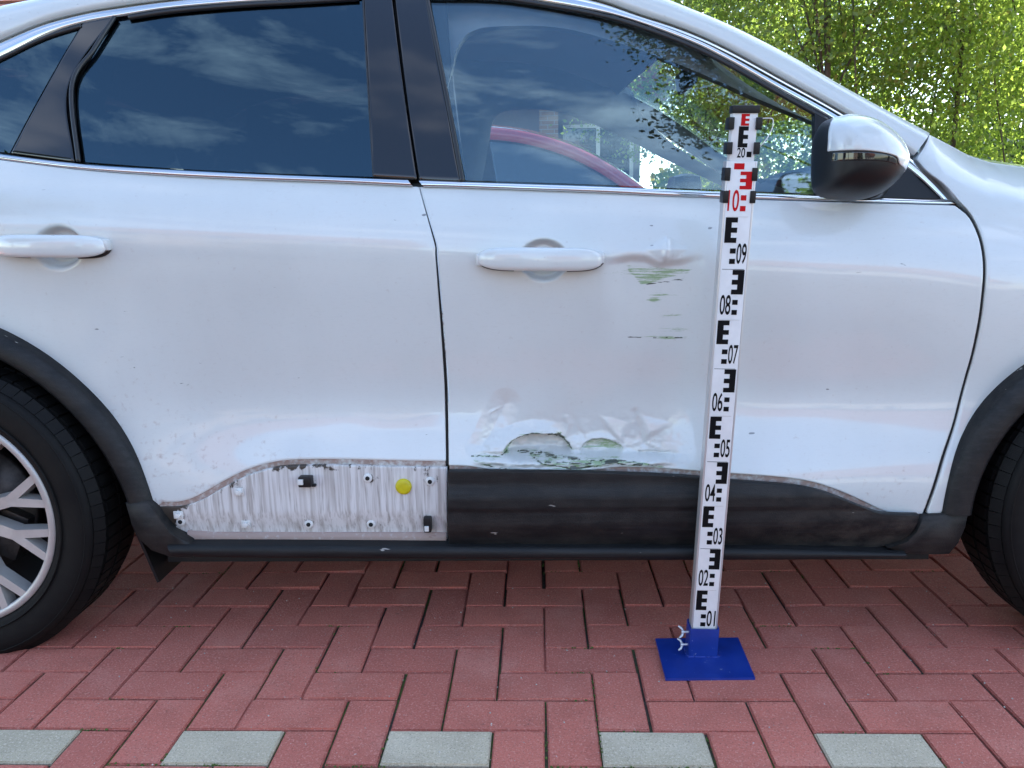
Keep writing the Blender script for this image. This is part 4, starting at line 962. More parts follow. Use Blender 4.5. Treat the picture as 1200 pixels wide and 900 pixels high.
# ------------------------------------------------------------------ wheels
def wheel(hub, yout, name, steer=0., parent=CAR, flip=False, spin=0.):
    RT, RL, Wd = .350, .255, .225
    c = (hub[0], 0, RT-.012 if False else hub[1]); root = None
    prof = [(RL-.004, .012), (RL+.004, .004), (RL+.012, .0), (RL+.040, -.006), (RL+.060, -.007), (RL+.078, -.004), (RL+.088, .004), (RT-.010, .016), (RT-.004, .026), (RT, .045), (RT+.001, .11), (RT, Wd-.045), (RT-.004, Wd-.026), (RT-.012, Wd-.012), (RL+.05, Wd), (RL, Wd-.01)]
    o = MB().lathe_y([(RL+.002, .010), (RL-.003, .004), (RL-.012, .006), (RL-.016, .016), (RL-.020, .05), (RL-.03, .20), (.06, .20)], (hub[0], yout, hub[1]), 96).build('wheel', 'alloy_dark', parent, True)
    ty = MB().lathe_y(prof, (hub[0], yout, hub[1]), 96)
    # rings moulded on the sidewall
    ty.build('tyre', 'tyre', o, True)
    b = MB()
    for r_, h in ((RL+.020, .0012), (RL+.075, .0015)): b.lathe_y([(r_-.0015, .002), (r_-.001, -.0075), (r_+.001, -.0075), (r_+.0015, .002)], (hub[0], yout+.001, hub[1]), 96)
    b.build('sidewall_ring', 'tyre', o, True)
    # shoulder blocks with sipes
    b = MB(); nb = 72
    for i in range(nb):
        a = 2*math.pi*(i+.5)/nb; M = Matrix.Rotation(-a, 3, 'Y'); d = 2*math.pi*RT/nb
        b.box(Vector((hub[0], yout+.024, hub[1]))+M @ Vector((RT-.006, 0, 0)), (.018, .026, d*.955), M @ Matrix.Rotation(R(-38), 3, 'Z'), .0)
        b.box(Vector((hub[0], yout+.070, hub[1]))+M @ Vector((RT+.001, 0, 0)), (.012, .045, d*.82), M)
        b.box(Vector((hub[0], yout+.130, hub[1]))+M @ Vector((RT+.001, 0, 0)), (.012, .055, d*.82), M)
    b.build('tread_block', 'tyre', o); 
    # rim barrel and lip
    hb = (hub[0], yout, hub[1])
    MB().lathe_y([(RL+.003, .010), (RL+.001, .0015), (RL-.012, .002), (RL-.0165, .008), (RL-.0165, .018)], hb, 96).build('rim_lip', 'alloy', o, True)
    # five twin spokes, every arm forked at the rim
    def pol(r, a): return (hub[0]+r*math.cos(a), hub[1]+r*math.sin(a))
    for k in range(5):
        for sg in (-1, 1):
            a0 = R(72*k+spin); af = a0+sg*R(15.5); b = MB()
            def arm(r0, t0, r1, t1, w0, w1, y0, y1):
                p0, p1 = np.array(pol(r0, t0)), np.array(pol(r1, t1)); d = p1-p0; nrm = np.array([-d[1], d[0]])/np.linalg.norm(d)
                q = [p0+nrm*w0, p0-nrm*w0, p1-nrm*w1, p1+nrm*w1]; ys = [y0, y0, y1, y1]
                V = [(a_[0], yout+y_, a_[1]) for a_, y_ in zip(q, ys)]+[(a_[0]+(a_[0]-(q[1-i] if i < 2 else q[5-i])[0])*.12, yout+y_+.03, a_[1]+(a_[1]-(q[1-i] if i < 2 else q[5-i])[1])*.12) for i, (a_, y_) in enumerate(zip(q, ys))]
                b.add(V, [(0, 1, 2, 3), (0, 4, 5, 1), (1, 5, 6, 2), (2, 6, 7, 3), (3, 7, 4, 0)])
            arm(.05, a0+sg*R(14), .165, af-sg*R(1), .016, .0125, .030, .010)
            arm(.155, af-sg*R(1), .246, af+R(7.5), .0105, .009, .0105, .0045)
            arm(.155, af-sg*R(1), .246, af-R(7.5), .0105, .009, .0105, .0045)
            b.build('spoke', 'alloy', o)
    MB().lathe_y([(.0001, .018), (.03, .018), (.034, .022), (.062, .028), (.075, .036), (.078, .07)], hb, 40).build('hub_cap', 'alloy', o, True)
    MB().lathe_y([(.0001, .09), (.16, .09), (.16, .11), (.0001, .11)], hb, 48).build('brake_disc', 'brake_metal', o, True)
    MB().box((hub[0]+.10, yout+.095, hub[1]-.06), (.07, .06, .12), Matrix.Rotation(R(25), 3, 'Y'), .012).build('brake_caliper', 'brake_metal', o, ang=40)
    if flip:
        kids = [o]+list(o.children)
        for q in kids:
            V = np.zeros(len(q.data.vertices)*3); q.data.vertices.foreach_get('co', V); V = V.reshape(-1, 3); V[:, 1] = -V[:, 1]; q.data.vertices.foreach_set('co', V.ravel()); q.data.flip_normals()
    return o
YT = 1.622
WR, WF = (-1.352, .326), (1.340, .326)
wheel(WR, YT, 'wheel', spin=1); wheel(WF, YT+.004, 'wheel', spin=20); wheel(WR, YT, 'wheel', flip=True); wheel(WF, YT, 'wheel', flip=True)
# mud flap behind... in front of the rear wheel
fa, fb = atY(153, 612, 1.70), atY(184, 683, 1.70)
MB().add([fa, fb, fb+np.array([.0, .20, .0]), fa+np.array([0, .20, 0]), fa+np.array([.006, 0, .002]), fb+np.array([.006, 0, .002]), fb+np.array([.006, .20, .002]), fa+np.array([.006, .20, .002])], [(0, 1, 2, 3), (4, 7, 6, 5), (0, 4, 5, 1), (1, 5, 6, 2), (2, 6, 7, 3), (3, 7, 4, 0)]).build('mud_flap', 'black_plastic', CAR)

# ------------------------------------------------------------------ staff and its stand
base = atZ(826, 771); base = np.array([.357, 1.622, 0])
STAND = empty('staff_stand', base, 'blue steel foot plate with square socket holding the measuring staff', 'stand')
pc = [atZ(768, 748, .006), atZ(865, 747, .006), atZ(885, 794, .006), atZ(780, 795, .006)]
pc = [np.array(p) for p in pc]
MB().add([p for p in pc]+[p-np.array([0, 0, .0055]) for p in pc], [(3, 2, 1, 0), (4, 5, 6, 7), (0, 1, 5, 4), (1, 2, 6, 5), (2, 3, 7, 6), (3, 0, 4, 7)]).build('foot_plate', 'blue_paint', STAND)
SW, SD = .0500, .026
LX, LY = .0256, -.0759                        # the staff leans a little
axis = Vector((LX, LY, 1)).normalized()
rx = Vector((1, 0, 0)); rx = (rx-axis*rx.dot(axis)).normalized(); ry = axis.cross(rx)
MS = Matrix((rx, ry, axis)).transposed()       # columns: right, away, up
foot = Vector(base)+Vector((.0, .0, .006))
def sp(x, y, h): return foot+MS @ Vector((x, y, h-.006))
b = MB(); hw, hd, t_ = .031, .020, .003; Hs = .0705
for (cx, cy, dx_, dy_) in ((0, -hd, 2*hw, t_), (0, hd, 2*hw, t_), (-hw, 0, t_, 2*hd-t_), (hw, 0, t_, 2*hd-t_)): b.box(sp(cx, cy, .006+Hs/2), (dx_, dy_, Hs), MS, .0008)
sock = b.build('socket', 'blue_paint', STAND, ang=40)
b = MB()
for k in range(34):
    a = rng.uniform(0, 1); e = rng.choice((0, 1, 2)); x_, y_ = ((-hw+2*hw*a, -hd-.002), (hw+.002, -hd+2*hd*a), (-hw-.002, -hd+2*hd*a))[e]; p = sp(x_, y_, .0075); b.box(p, (.008, .005, .004), None, .0015)
b.build('weld_bead', 'blue_paint', STAND, ang=60)
for h_, sc in ((.060, 1.), (.028, 1.)):
    b = MB(); p0 = sp(-hw, -.006, h_); b.tube([p0, p0+Vector((-.014, 0, 0))], .0028, 8); p1 = p0+Vector((-.012, 0, 0)); b.tube([p1, p1+Vector((-.005, 0, 0))], .0045, 10)
    for s in (-1, 1): b.tube([p1, p1+Vector((-.005, s*.005, s*.007)), p1+Vector((-.011, s*.008, s*.010))], [.0022, .0030, .0020], 8)
    b.build('wing_screw', 'galvanised', STAND, ang=50)
STAFF = empty('levelling_staff', tuple(sp(0, 0, .012)), 'tall white measuring staff with black and red E marks standing in the blue foot', 'measuring staff')
z0 = .0696; fd = -SD/2
def sbox(b, x0, x1, h0, h1, y0=-.0004, y1=.0004, bev=0):   # box on the front face, staff coordinates
    return b.box(sp((x0+x1)/2, fd+(y0+y1)/2, z0+(h0+h1)/2), (x1-x0, y1-y0, h1-h0), MS, bev)
TOP1 = 1.002
b = MB(); b.box(sp(0, 0, (z0+TOP1+.02)/2), (SW, SD, z0+TOP1-.02), MS, .0012); body = b.build('staff_section', 'staff_white', STAFF, ang=40)
b = MB()
for s in (-1, 1): b.box(sp(s*(SW/2+.0018), .001, (z0+TOP1+.02)/2), (.0038, SD+.002, z0+TOP1-.02), MS, .001)
b.build('edge_rail', 'staff_edge', STAFF, ang=40)
# collapsed inner sections sticking out on top
TOP2 = 1.092
b = MB(); b.box(sp(0, .002, z0+(TOP1+TOP2)/2), (SW*.92, SD*.9, TOP2-TOP1), MS, .0012); b.build('staff_section', 'staff_white', STAFF, ang=40)
b = MB(); b.box(sp(0, .001, z0+TOP2+.002), (SW*1.02, SD*1.05, .014), MS, .002); b.build('end_cap', 'black_plastic', STAFF, ang=40)
for s in (-1, 1):
    for h0, h1 in ((.925, .948), (.966, .990), (1.014, 1.036), (1.058, 1.080)):
        b = MB(); b.box(sp(s*(SW/2+.0005), -.001, z0+(h0+h1)/2), (.011, SD+.003, h1-h0), MS, .0015); b.build('edge_block', 'black_plastic', STAFF, ang=40)
def E_mark(h0, h1, left, mat, x0=None, x1=None, yo=0.):
    b = MB(); hh = (h1-h0)/5
    a0, a1 = (-.44*SW, .02*SW) if left else (-.02*SW, .44*SW)
    if x0 is not None: a0, a1 = x0, x1
    sx = .52*(a1-a0)
    y0, y1 = -.0006+yo, .0002+yo
    if left: sbox(b, a0, a0+sx, h0, h1, y0, y1)
    else: sbox(b, a1-sx, a1, h0, h1, y0, y1)
    for k in (0, 2, 4):
        sbox(b, *((a0+sx, a1) if left else (a0, a1-sx)), h0+k*hh, h0+(k+1)*hh, y0, y1)
    return b.build('e_mark', mat, STAFF)
def squares(h, xa, xb, mat, yo=0.):
    for a in (.010, .030):
        b = MB(); sbox(b, xa, xb, h+a, h+a+.0098, -.0006+yo, .0002+yo); b.build('centimetre_block', mat, STAFF)
def digits(txt, h0, h1, xa, xb, mat, yo=0.):
    cu = bpy.data.curves.new('digits', 'FONT'); cu.body = txt; cu.size = 1; cu.extrude = .0; cu.offset = .012
    t = bpy.data.objects.new('tmp', cu); COL.objects.link(t); dg = bpy.context.evaluated_depsgraph_get(); me = bpy.data.meshes.new_from_object(t.evaluated_get(dg))
    V = np.zeros(len(me.vertices)*3); me.vertices.foreach_get('co', V); V = V.reshape(-1, 3); F = [tuple(p.vertices) for p in me.polygons]
    bpy.data.objects.remove(t); lo, hi = V.min(0), V.max(0)
    V = (V-lo)/(np.maximum(hi-lo, 1e-6)); P = [sp(xa+(xb-xa)*v[0], fd-.0005+yo, z0+h0+(h1-h0)*v[1]) for v in V]
    mk('numeral', P, F, mat, STAFF, False)
for k in range(1, 11):
    h = (k-1)*.1; left = k % 2 == 1; mat = 'print_red' if k == 10 else 'print_black'
    E_mark(h+.0505, h+(.083 if k == 10 else .0985), left, mat)
    if left: squares(h, -.19*SW, .03*SW, mat); digits(f'{k:02d}', h+.010, h+.0495, .07*SW, .45*SW, mat)
    else: squares(h, .06*SW, .27*SW, mat); digits(f'{k:02d}', h+.010, h+.0495, -.42*SW, .0*SW, mat)
    if k == 10: continue
    b = MB(); sbox(b, -.40*SW if k % 2 else -.44*SW, .40*SW, h+.0992, h+.1, -.0005, .0002); b.build('division_line', 'staff_edge' if k % 2 else 'print_black', STAFF)
yo = .0035
b = MB(); sbox(b, -.28*SW, .10*SW, .987, .998, -.0006, .0004); b.build('centimetre_block', 'print_red', STAFF)
digits('20', 1.008, 1.026, -.20*SW, .10*SW, 'print_black', yo); b = MB(); sbox(b, .16*SW, .34*SW, 1.009, 1.019, -.0006+yo, .0002+yo); b.build('centimetre_block', 'print_black', STAFF)
E_mark(1.0265, 1.064, True, 'print_black', -.20*SW, .16*SW, yo)
E_mark(1.065, 1.086, True, 'print_red', -.14*SW, .16*SW, yo)
wp = [(.5*SW, .0, 1.078), (.5*SW+.022, 0, 1.079), (.5*SW+.029, 0, 1.076), (.5*SW+.029, 0, 1.062), (.5*SW+.020, 0, 1.042), (.5*SW+.004, 0, 1.022)]
MB().tube([sp(a, c, z0+h) for a, c, h in spl(np.array(wp), 40)], .0009, 6).build('wire_bail', 'staff_white', STAFF, True)

# ------------------------------------------------------------------ red car parked beyond
RC = empty('parked_car', (0, 5.5, 0), 'red hatchback parked beyond, seen through the front side window', 'car')
def red_car():
    y0, y1 = 4.62, 6.38; yc = (y0+y1)/2
    low = [(-2.6, .55), (-2.62, .9), (-2.45, 1.02), (-1.4, 1.03), (.60, .95), (1.35, .82), (1.55, .66), (1.55, .3), (-2.55, .3)]
    def loft(poly, yl, name, mat, bev=.09, ins=.06):
        P = np.array(poly); c = P.mean(0); b = MB(); n_ = len(P); rows = []
        for t, k in ((yl[0], 0), (yl[0]-0, .0), (yl[1], 0)): pass
        ring = lambda y, k: [(c[0]+(x-c[0])*(1-k), y, c[1]+(z-c[1])*(1-k)) for x, z in P]
        rr_ = [ring(yl[0]+bev, 0), ring(yl[0]+.02, .015), ring(yl[0], .05)]; rr2 = [ring(yl[1], .05), ring(yl[1]-.02, .015), ring(yl[1]-bev, 0)]
        seq = rr_[::-1]+rr2[::-1]; V = [v for r_ in seq for v in r_]; F = [(i*n_+k, i*n_+(k+1) % n_, (i+1)*n_+(k+1) % n_, (i+1)*n_+k) for i in range(len(seq)-1) for k in range(n_)]
        F += [tuple(range(n_)), tuple(reversed(range((len(seq)-1)*n_, len(seq)*n_)))]; b.add(V, F); return b.build(name, mat, RC, ang=35)
    low = [(x+.16, z+.02) for x, z in low]
    loft(spl(np.array(low+[low[0]]), 90)[:-1], (y0, y1), 'body', 'red_paint')
    roofc = spl(np.array([(-2.35, 1.03), (-2.15, 1.30), (-1.85, 1.46), (-1.2, 1.53), (-.5, 1.51), (-.10, 1.44), (.25, 1.28), (.66, .97)])+np.array([.16, .045]), 60)
    inn = lambda z: .20*max(0, (z-1.0)/.5)
    # roof skin and pillars: a band along the roof curve at both sides plus the roof sheet
    rows = []
    for x, z in roofc: rows.append([(x, y0+.03+inn(z)+(2*(yc-y0-.03-inn(z)))*t, z+.05*(4*t*(1-t))**.6) for t in np.linspace(0, 1, 13)])
    rows = np.array(rows); k0, k1 = 8, 38
    mk('roof', rows[k0:k1].reshape(-1, 3), grid_faces(k1-k0, 13)[:, ::-1].tolist(), 'red_paint', RC)
    mk('windscreen', rows[k1-1:].reshape(-1, 3), grid_faces(60-k1+1, 13)[:, ::-1].tolist(), 'pane_dark', RC); mk('rear_screen', rows[:k0+1].reshape(-1, 3), grid_faces(k0+1, 13)[:, ::-1].tolist(), 'pane_dark', RC)
    for s in (0, 1):
        f = lambda y: y if not s else 2*yc-y
        V = []; G_ = []
        d = np.gradient(roofc, axis=0); d /= np.linalg.norm(d, axis=1)[:, None]; nn_ = np.stack([d[:, 1], -d[:, 0]], 1)
        for i, (x, z) in enumerate(roofc):
            q = (x+nn_[i, 0]*.075, z+nn_[i, 1]*.075)
            V += [(x, f(y0+.04+inn(z)), z), (x, f(y0+.022+inn(z)), z-.005), (q[0], f(y0+.028+inn(q[1])), q[1]), (q[0], f(y0+.06+inn(q[1])), q[1])]
        mk('roof_pillar', V, grid_faces(60, 4).tolist(), 'red_paint', RC)
        mk('roof_gutter', [(x, f(y0+.024+inn(z)), z-.030*1) for x, z in roofc]+[(x, f(y0+.020+inn(z)), z-.037) for x, z in roofc], grid_faces(2, 60).tolist(), 'seal_black', RC)
        q = roofc+nn_*.07; q = q[q[:, 1] > .99]; V = [(x, f(y0+.045+inn(z)), z) for x, z in q]+[(x, f(y0+.03), 1.0) for x, z in q]
        mk('side_window', V, grid_faces(2, len(q)).tolist(), 'pane_dark', RC)
        MB().box((-.9, f(y0+.10), 1.22), (.09, .03, .48)).build('door_pillar', 'gloss_black', RC)
        for hx in (-1.95, .85): 
            MB().lathe_y([(.20, .0), (.21, -.012), (.29, -.012), (.31, .02), (.31, .2), (.2, .2)], (hx, f(y0+.01)-(.2 if s else 0), .31), 40).build('wheel', 'tyre', RC, True)
            MB().lathe_y([(.0001, .02), (.06, .01), (.2, .01), (.205, .03)], (hx, f(y0+.0)-(.05 if s else 0), .31), 30).build('wheel_cover', 'alloy', RC, True)
        MB().box((1.42, f(y0+.28), .72), (.22, .3, .12), None, .04).build('headlight', 'lens_clear', RC, ang=40); MB().box((-2.5, f(y0+.22), .88), (.16, .2, .22), None, .04).build('tail_light', 'lens_red', RC, ang=40)
red_car()

# ------------------------------------------------------------------ house beyond
HS = empty('house', (-4, 15, 0), 'grey house with white windows and a brick pier behind the red car', 'house')
def house():
    x0, x1, y, z1 = -12., 1.9, 15., 3.4
    b = MB(); wins = [(-10.5, 1.2, 1.5, 1.3), (-7.2, 1.2, 1.5, 1.3), (-4.2, .1, 1.1, 2.1), (-1.9, 1.2, 1.5, 1.3), (.48, 1.45, 1.3, 1.35)]
    xs = [x0]+[v for w in wins for v in (w[0], w[0]+w[2])]+[x1]
    for i in range(0, len(xs), 2): b.box(((xs[i]+xs[i+1])/2, y+.15, z1/2), (xs[i+1]-xs[i], .3, z1))
    for (wx, wz, ww, wh) in wins: b.box((wx+ww/2, y+.15, wz/2), (ww, .298, wz)); b.box((wx+ww/2, y+.15, (wz+wh+z1)/2), (ww, .298, z1-wz-wh))
    b.box((x0+.15, y+4.3, z1/2), (.3, 8, z1)).box((x1-.15, y+4.3, z1/2), (.3, 8, z1)).box(((x0+x1)/2, y+8.3, z1/2), (x1-x0, .3, z1))
    b.build('wall', 'facade_grey', HS)
    for (wx, wz, ww, wh) in wins:
        f = MB(); 
        for dx_ in (.03, ww/2, ww-.03): f.box((wx+dx_, y+.06, wz+wh/2), (.07, .08, wh-.004))
        for dz in (.03, wh-.03): f.box((wx+ww/2, y+.061, wz+dz), (ww-.004, .078, .07))
        f = f.build('window', 'window_white', HS); MB().box((wx+ww/2, y+.09, wz+wh/2), (ww-.02, .02, wh-.02)).build('pane', 'pane_dark', f); MB().box((wx+ww/2, y-.03, wz-.03), (ww+.16, .16, .05)).build('sill', 'window_white', f)
    MB().box((.22, y-.11, z1/2), (.34, .28, z1)).build('brick_pier', 'brick_masonry', HS)
    ym = y+4.2; rb = MB(); rb.add([(x0-.4, y-.6, z1-.1), (x1+.4, y-.6, z1-.1), (x1+.4, ym, z1+3.), (x0-.4, ym, z1+3.), (x0-.4, 2*ym-y+.6, z1-.1), (x1+.4, 2*ym-y+.6, z1-.1)]+[(x0-.4, y-.6, z1-.28), (x1+.4, y-.6, z1-.28), (x1+.4, 2*ym-y+.6, z1-.28), (x0-.4, 2*ym-y+.6, z1-.28)], [(0, 1, 2, 3), (3, 2, 5, 4), (0, 6, 7, 1), (4, 5, 8, 9), (6, 9, 8, 7), (0, 3, 4, 9, 6), (1, 7, 8, 5, 2)])
    rf_ = rb.build('roof', 'roof_tile', HS)
    t = MB(); 
    for j in range(17):
        f_ = j/17; t.box((( x0+x1)/2, y-.6+(ym-y+.6)*f_+.05, z1-.1+3.1*f_+.075), (x1-x0+.84, .06, .05), Matrix.Rotation(R(33), 3, 'X'))
    t.build('tile_course', 'roof_tile', rf_)
    # white planter wall in front
    MB().box((1.25, 13.2, .55), (1.5, .25, 1.1), None, .02).build('planter', 'window_white', HS)
house()
H2 = empty('house', (14, 36, 0), 'distant tan flat-roofed house just above the fender line', 'house')
MB().box((17.4, 36, 2.1), (5.4, 6, 4.2)).build('wall', 'plaster', H2); MB().box((17.4, 36, 4.3), (6.0, 6.6, .2)).build('roof', 'facade_grey', H2)
for k in range(3):
    f = MB().box((16+k*2.4, 32.97, 1.7), (1.2, .1, 1.2)).build('window', 'window_white', H2); MB().box((16+k*2.4, 32.91, 1.7), (1.0, .06, 1.0)).build('pane', 'pane_dark', f)
LP = empty('lamp_post', (2.42, 12.4, 0), 'pale grey lamp post rising behind the car roof', 'lamp post')
MB().tube([(2.42, 12.4, 0), (2.42, 12.4, 2), (2.42, 12.4, 5.2)], [.07, .055, .045], 12).build('pole', 'galvanised', LP, True); MB().box((2.42, 12.1, 5.3), (.22, .7, .12), None, .03).build('lamp_head', 'galvanised', LP, ang=40)

# ------------------------------------------------------------------ plants
def quads(C, A, B):                     # leaf = bent diamond: centre, half length vector, half width vector
    n = len(C); V = np.empty((n, 4, 3)); V[:, 0] = C-A; V[:, 1] = C+B; V[:, 2] = C+A; V[:, 3] = C-B; return V.reshape(-1, 3)
def leaf_obj(name, V, mat, parent):
    n = len(V)//4; me = bpy.data.meshes.new(name); me.vertices.add(n*4); me.vertices.foreach_set('co', (V-BASE[parent.name]).ravel())
    me.loops.add(n*4); me.loops.foreach_set('vertex_index', np.arange(n*4)); me.polygons.add(n); me.polygons.foreach_set('loop_start', np.arange(n)*4); me.polygons.foreach_set('loop_total', np.full(n, 4))
    me.update(calc_edges=True); me.validate(); me.materials.append(MATS[mat]); o = bpy.data.objects.new(name, me); COL.objects.link(o); o.parent = parent; BASE[o.name] = BASE[parent.name]; return o
def tree(base, h, crown, n, leaf, mat, bark, label, cat='tree', seed=1, droop=.0, clump=.42, nclump=90, trunk_r=.16, group=None, name='tree', hollow=.45):
    r = np.random.RandomState(seed); T = empty(name, base, label, cat, group); bx, by, bz = base
    cx, cy, cz, rx_, ry_, rz_ = crown
    tr = MB(); pts = [Vector((bx, by, bz)), Vector((bx+.03*h*r.randn()*.4, by, bz+h*.3)), Vector((bx+(cx)*.5, by+cy*.5, bz+h*.62)), Vector((bx+cx, by+cy, bz+h*.93))]
    q = spl(np.array(pts), 16); tr.tube(q, np.linspace(trunk_r, trunk_r*.12, 16), 10)
    # clump centres in an uneven ellipsoid
    d = r.randn(nclump, 3); d /= np.linalg.norm(d, axis=1)[:, None]; rad = (hollow+(1-hollow)*r.rand(nclump)**.6)*(1+.22*np.sin(3.1*d[:, 0]*2+seed)+.12*r.randn(nclump)); rad = np.clip(rad, .25, 1.25)
    C = np.array([bx+cx, by+cy, bz+cz])+d*rad[:, None]*np.array([rx_, ry_, rz_])
    for k in range(0, nclump, max(1, nclump//26)):
        i = int(np.clip(r.randint(5, 15), 0, 15)); p0 = Vector(q[i]); p1 = Vector(C[k]); mid = (p0+p1)/2+Vector((0, 0, .12*h*.3)); tr.tube(spl(np.array([p0, mid, p1]), 7), np.linspace(min(.035, trunk_r*.28), .008, 7), 6)
    tr.build('trunk', bark, T, True)
    per = n//nclump; cs = clump*(.6+.8*r.rand(nclump)); idx = np.repeat(np.arange(nclump), per)
    L = C[idx]+r.randn(len(idx), 3)*cs[idx, None]*np.array([1, 1, .8])*.62; L[:, 2] -= droop*np.abs(r.randn(len(idx)))*cs[idx]*2.2
    a = r.randn(len(L), 3); a[:, 2] -= droop*2; a /= np.linalg.norm(a, axis=1)[:, None]; bb = np.cross(a, r.randn(len(L), 3)); bb /= np.linalg.norm(bb, axis=1)[:, None]
    s = leaf*(.6+.8*r.rand(len(L)))[:, None]; keep = L[:, 2] > .05
    leaf_obj('crown', quads(L, a*s, bb*s*.62).reshape(-1, 4, 3)[keep].reshape(-1, 3), mat, T); return T
GRP = 'trees behind the car'
tree((3.0, 9.0, 0), 7.0, (0, 0, 3.9, 1.9, 1.5, 2.8), 34000, .028, 'leaf_mid', 'bark', 'dense mid-green tree right above the windscreen pillar', seed=3, nclump=150, clump=.40, droop=.3, group=GRP, trunk_r=.05, hollow=.3)
tree((4.7, 9.4, 0), 7.4, (0, 0, 3.9, 1.5, 1.4, 3.2), 32000, .028, 'leaf_lime', 'bark', 'bright lime-green birch rising above the door mirror', seed=5, nclump=150, clump=.40, droop=.5, group=GRP, trunk_r=.034, hollow=.3)
tree((6.5, 10.6, 0), 7.0, (0, 0, 3.4, 1.2, 1.3, 2.9), 21000, .029, 'leaf_lime', 'bark', 'sunlit yellow-green tree at the right edge over the fender', seed=8, nclump=105, clump=.40, droop=.45, group=GRP, trunk_r=.034, hollow=.3)
tree((6.6, 6.0, 0), 9.0, (-.2, 0, 5.4, 2.0, 1.9, 3.4), 44000, .055, 'leaf_mid', 'bark', 'unseen green tree added past the bonnet to shade the white car', seed=19, nclump=240, clump=.5, group=GRP, trunk_r=.16)  # added out of view to keep the sun off bonnet and fender
tree((8.0, 13.8, 0), 8.5, (0, 0, 4.4, 1.8, 1.8, 4.), 16000, .05, 'leaf_dark', 'bark', 'dark evergreen tree farthest right, behind the yellow-green one', seed=11, nclump=120, clump=.5, group=GRP)
tree((2.5, 12.2, 0), 6.0, (.2, 0, 3.6, 1.5, 1.1, 2.4), 24000, .032, 'leaf_mid', 'bark', 'small green tree seen through the windscreen of the white car', seed=14, nclump=90, clump=.36, group=GRP, trunk_r=.09)
tree((5.6, 16.5, 0), 8., (0, 0, 4.0, 3.4, 2., 3.8), 24000, .06, 'leaf_lime', 'bark', 'broad green tree filling the gap behind the birches', seed=17, nclump=150, clump=.6, group=GRP, hollow=.2, trunk_r=.08)
def shrub(base, dims, n, leaf, mat, label, seed, extra=None):
    r = np.random.RandomState(seed); T = empty('shrub', base, label, 'shrub'); b = MB()
    for k in range(9):
        a = 2*math.pi*k/9; b.tube([Vector(base), Vector(base)+Vector((dims[0]*.25*math.cos(a), dims[1]*.25*math.sin(a), dims[2]*.5)), Vector(base)+Vector((dims[0]*.42*math.cos(a), dims[1]*.42*math.sin(a), dims[2]*.85))], [.02, .012, .005], 5)
    b.build('stem', 'bark', T, True)
    d = r.randn(n, 3); d /= np.linalg.norm(d, axis=1)[:, None]; rad = (.55+.45*r.rand(n))*(1+.15*np.sin(d[:, 0]*7+seed)*np.cos(d[:, 2]*6)); L = np.array(base)+np.array([0, 0, dims[2]/2])+np.sign(d)*np.abs(d)**.7*rad[:, None]*np.array(dims)/2
    a = r.randn(n, 3); a /= np.linalg.norm(a, axis=1)[:, None]; bb = np.cross(a, r.randn(n, 3)); bb /= np.linalg.norm(bb, axis=1)[:, None]; s = leaf*(.6+.8*r.rand(n))[:, None]
    leaf_obj('foliage', quads(L, a*s, bb*s*.65), mat, T)
    if extra:
        k = r.rand(n) < .05; leaf_obj('flower', quads(L[k]+d[k]*.05, a[k]*s[k]*1.2, bb[k]*s[k]*1.2), extra, T)
shrub((2.05, 10.3, 0), (1.4, 1.0, 1.75), 9000, .032, 'leaf_lime', 'yellow-flecked round shrub seen above the red car bonnet', 21, 'leaf_yellow')
shrub((1.1, 13.0, 1.05), (1.5, .4, .55), 3500, .035, 'leaf_lime', 'low bright greenery in the white planter before the house', 22)
shrub((3.6, 8.2, 0), (2.4, 1.1, 1.35), 11000, .032, 'leaf_mid', 'wide green hedge shrub below the trees behind the car', 23)
shrub((6.6, 8.6, 0), (3.0, 1.1, 1.5), 11000, .034, 'leaf_mid', 'leafy green hedge shrub over the fender at the right', 24)
shrub((9.4, 9.4, 0), (2.6, 1.2, 1.4), 7000, .036, 'leaf_dark', 'dark low hedge shrub beyond the front of the car', 25)
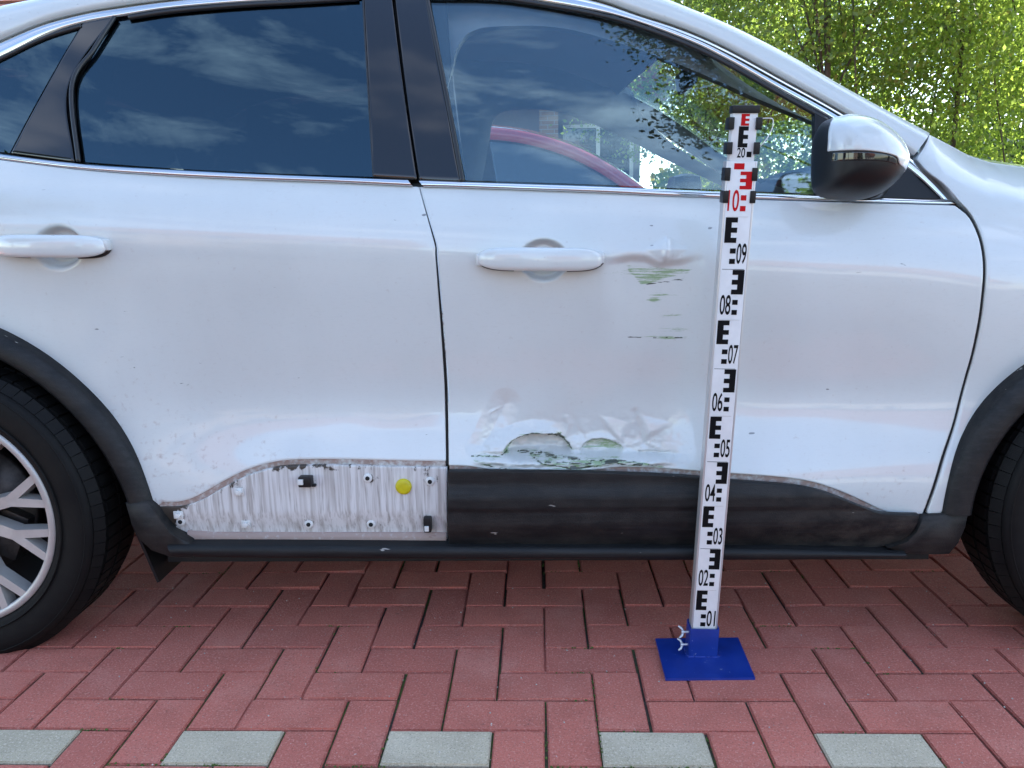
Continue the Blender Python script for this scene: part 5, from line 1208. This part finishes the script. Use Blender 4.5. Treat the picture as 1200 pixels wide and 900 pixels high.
# trees on the photographer's side, seen in the window reflections
tree((4.6, -1.6, 0), 8.2, (-.9, 2.0, 6.5, 2.4, 1.6, 1.2), 60000, .036, 'leaf_dark', 'bark', 'dark leafy tree mirrored in the front side window', seed=31, nclump=85, clump=.30, trunk_r=.2, hollow=.3)
tree((-7.4, -3.2, 0), 7.4, (0, 0, 4.8, 2.2, 2.2, 2.5), 24000, .06, 'leaf_dark', 'bark', 'round dark tree mirrored low in the rear quarter window', seed=33, nclump=110, clump=.5, trunk_r=.2)

def plain_house(x0, x1, yf, z1, ridge, mat, label, nw):       # front towards the parking lane (+Y)
    Hh = empty('house', ((x0+x1)/2, yf, 0), label, 'house'); yb = yf-8
    MB().box(((x0+x1)/2, (yf+yb)/2, z1/2), (x1-x0, yf-yb, z1)).build('wall', mat, Hh)
    b = MB(); ym = (yf+yb)/2; b.add([(x0-.4, yf+.5, z1-.15), (x1+.4, yf+.5, z1-.15), (x1+.4, ym, ridge), (x0-.4, ym, ridge), (x0-.4, yb-.5, z1-.15), (x1+.4, yb-.5, z1-.15)], [(0, 3, 2, 1), (3, 4, 5, 2), (0, 4, 3), (1, 2, 5), (0, 1, 5, 4)]); b.build('roof', 'roof_tile', Hh)
    for k in range(nw):
        for z in ([1.0, 3.7] if z1 > 4.5 else [1.0]):
            x = x0+(x1-x0)*(k+.5)/nw; f = MB().box((x, yf+.02, z+.65), (1.3, .1, 1.4)).build('window', 'window_white', Hh); MB().box((x, yf+.055, z+.65), (1.12, .06, 1.22)).build('pane', 'pane_dark', f)
plain_house(-17, -4.5, -19, 5.4, 9.0, 'brick_masonry', 'unseen brick house added across the lane to break the bright horizon mirrored in the rear door', 4)  # added behind the camera to block the bright horizon reflected in the paint
plain_house(1.5, 15, -22, 2.9, 6.8, 'plaster', 'unseen low plastered house added across the lane to break the bright horizon mirrored in the front door', 4)  # second unseen house, added for an uneven skyline in the paint reflections
shrub((-3.2, -12.5, 0), (6.0, 1.6, 2.3), 9000, .07, 'leaf_dark', 'unseen long dark hedge added across the lane to dim the horizon mirrored in the doors', 41)  # hedge added out of view to darken the low reflections on the doors
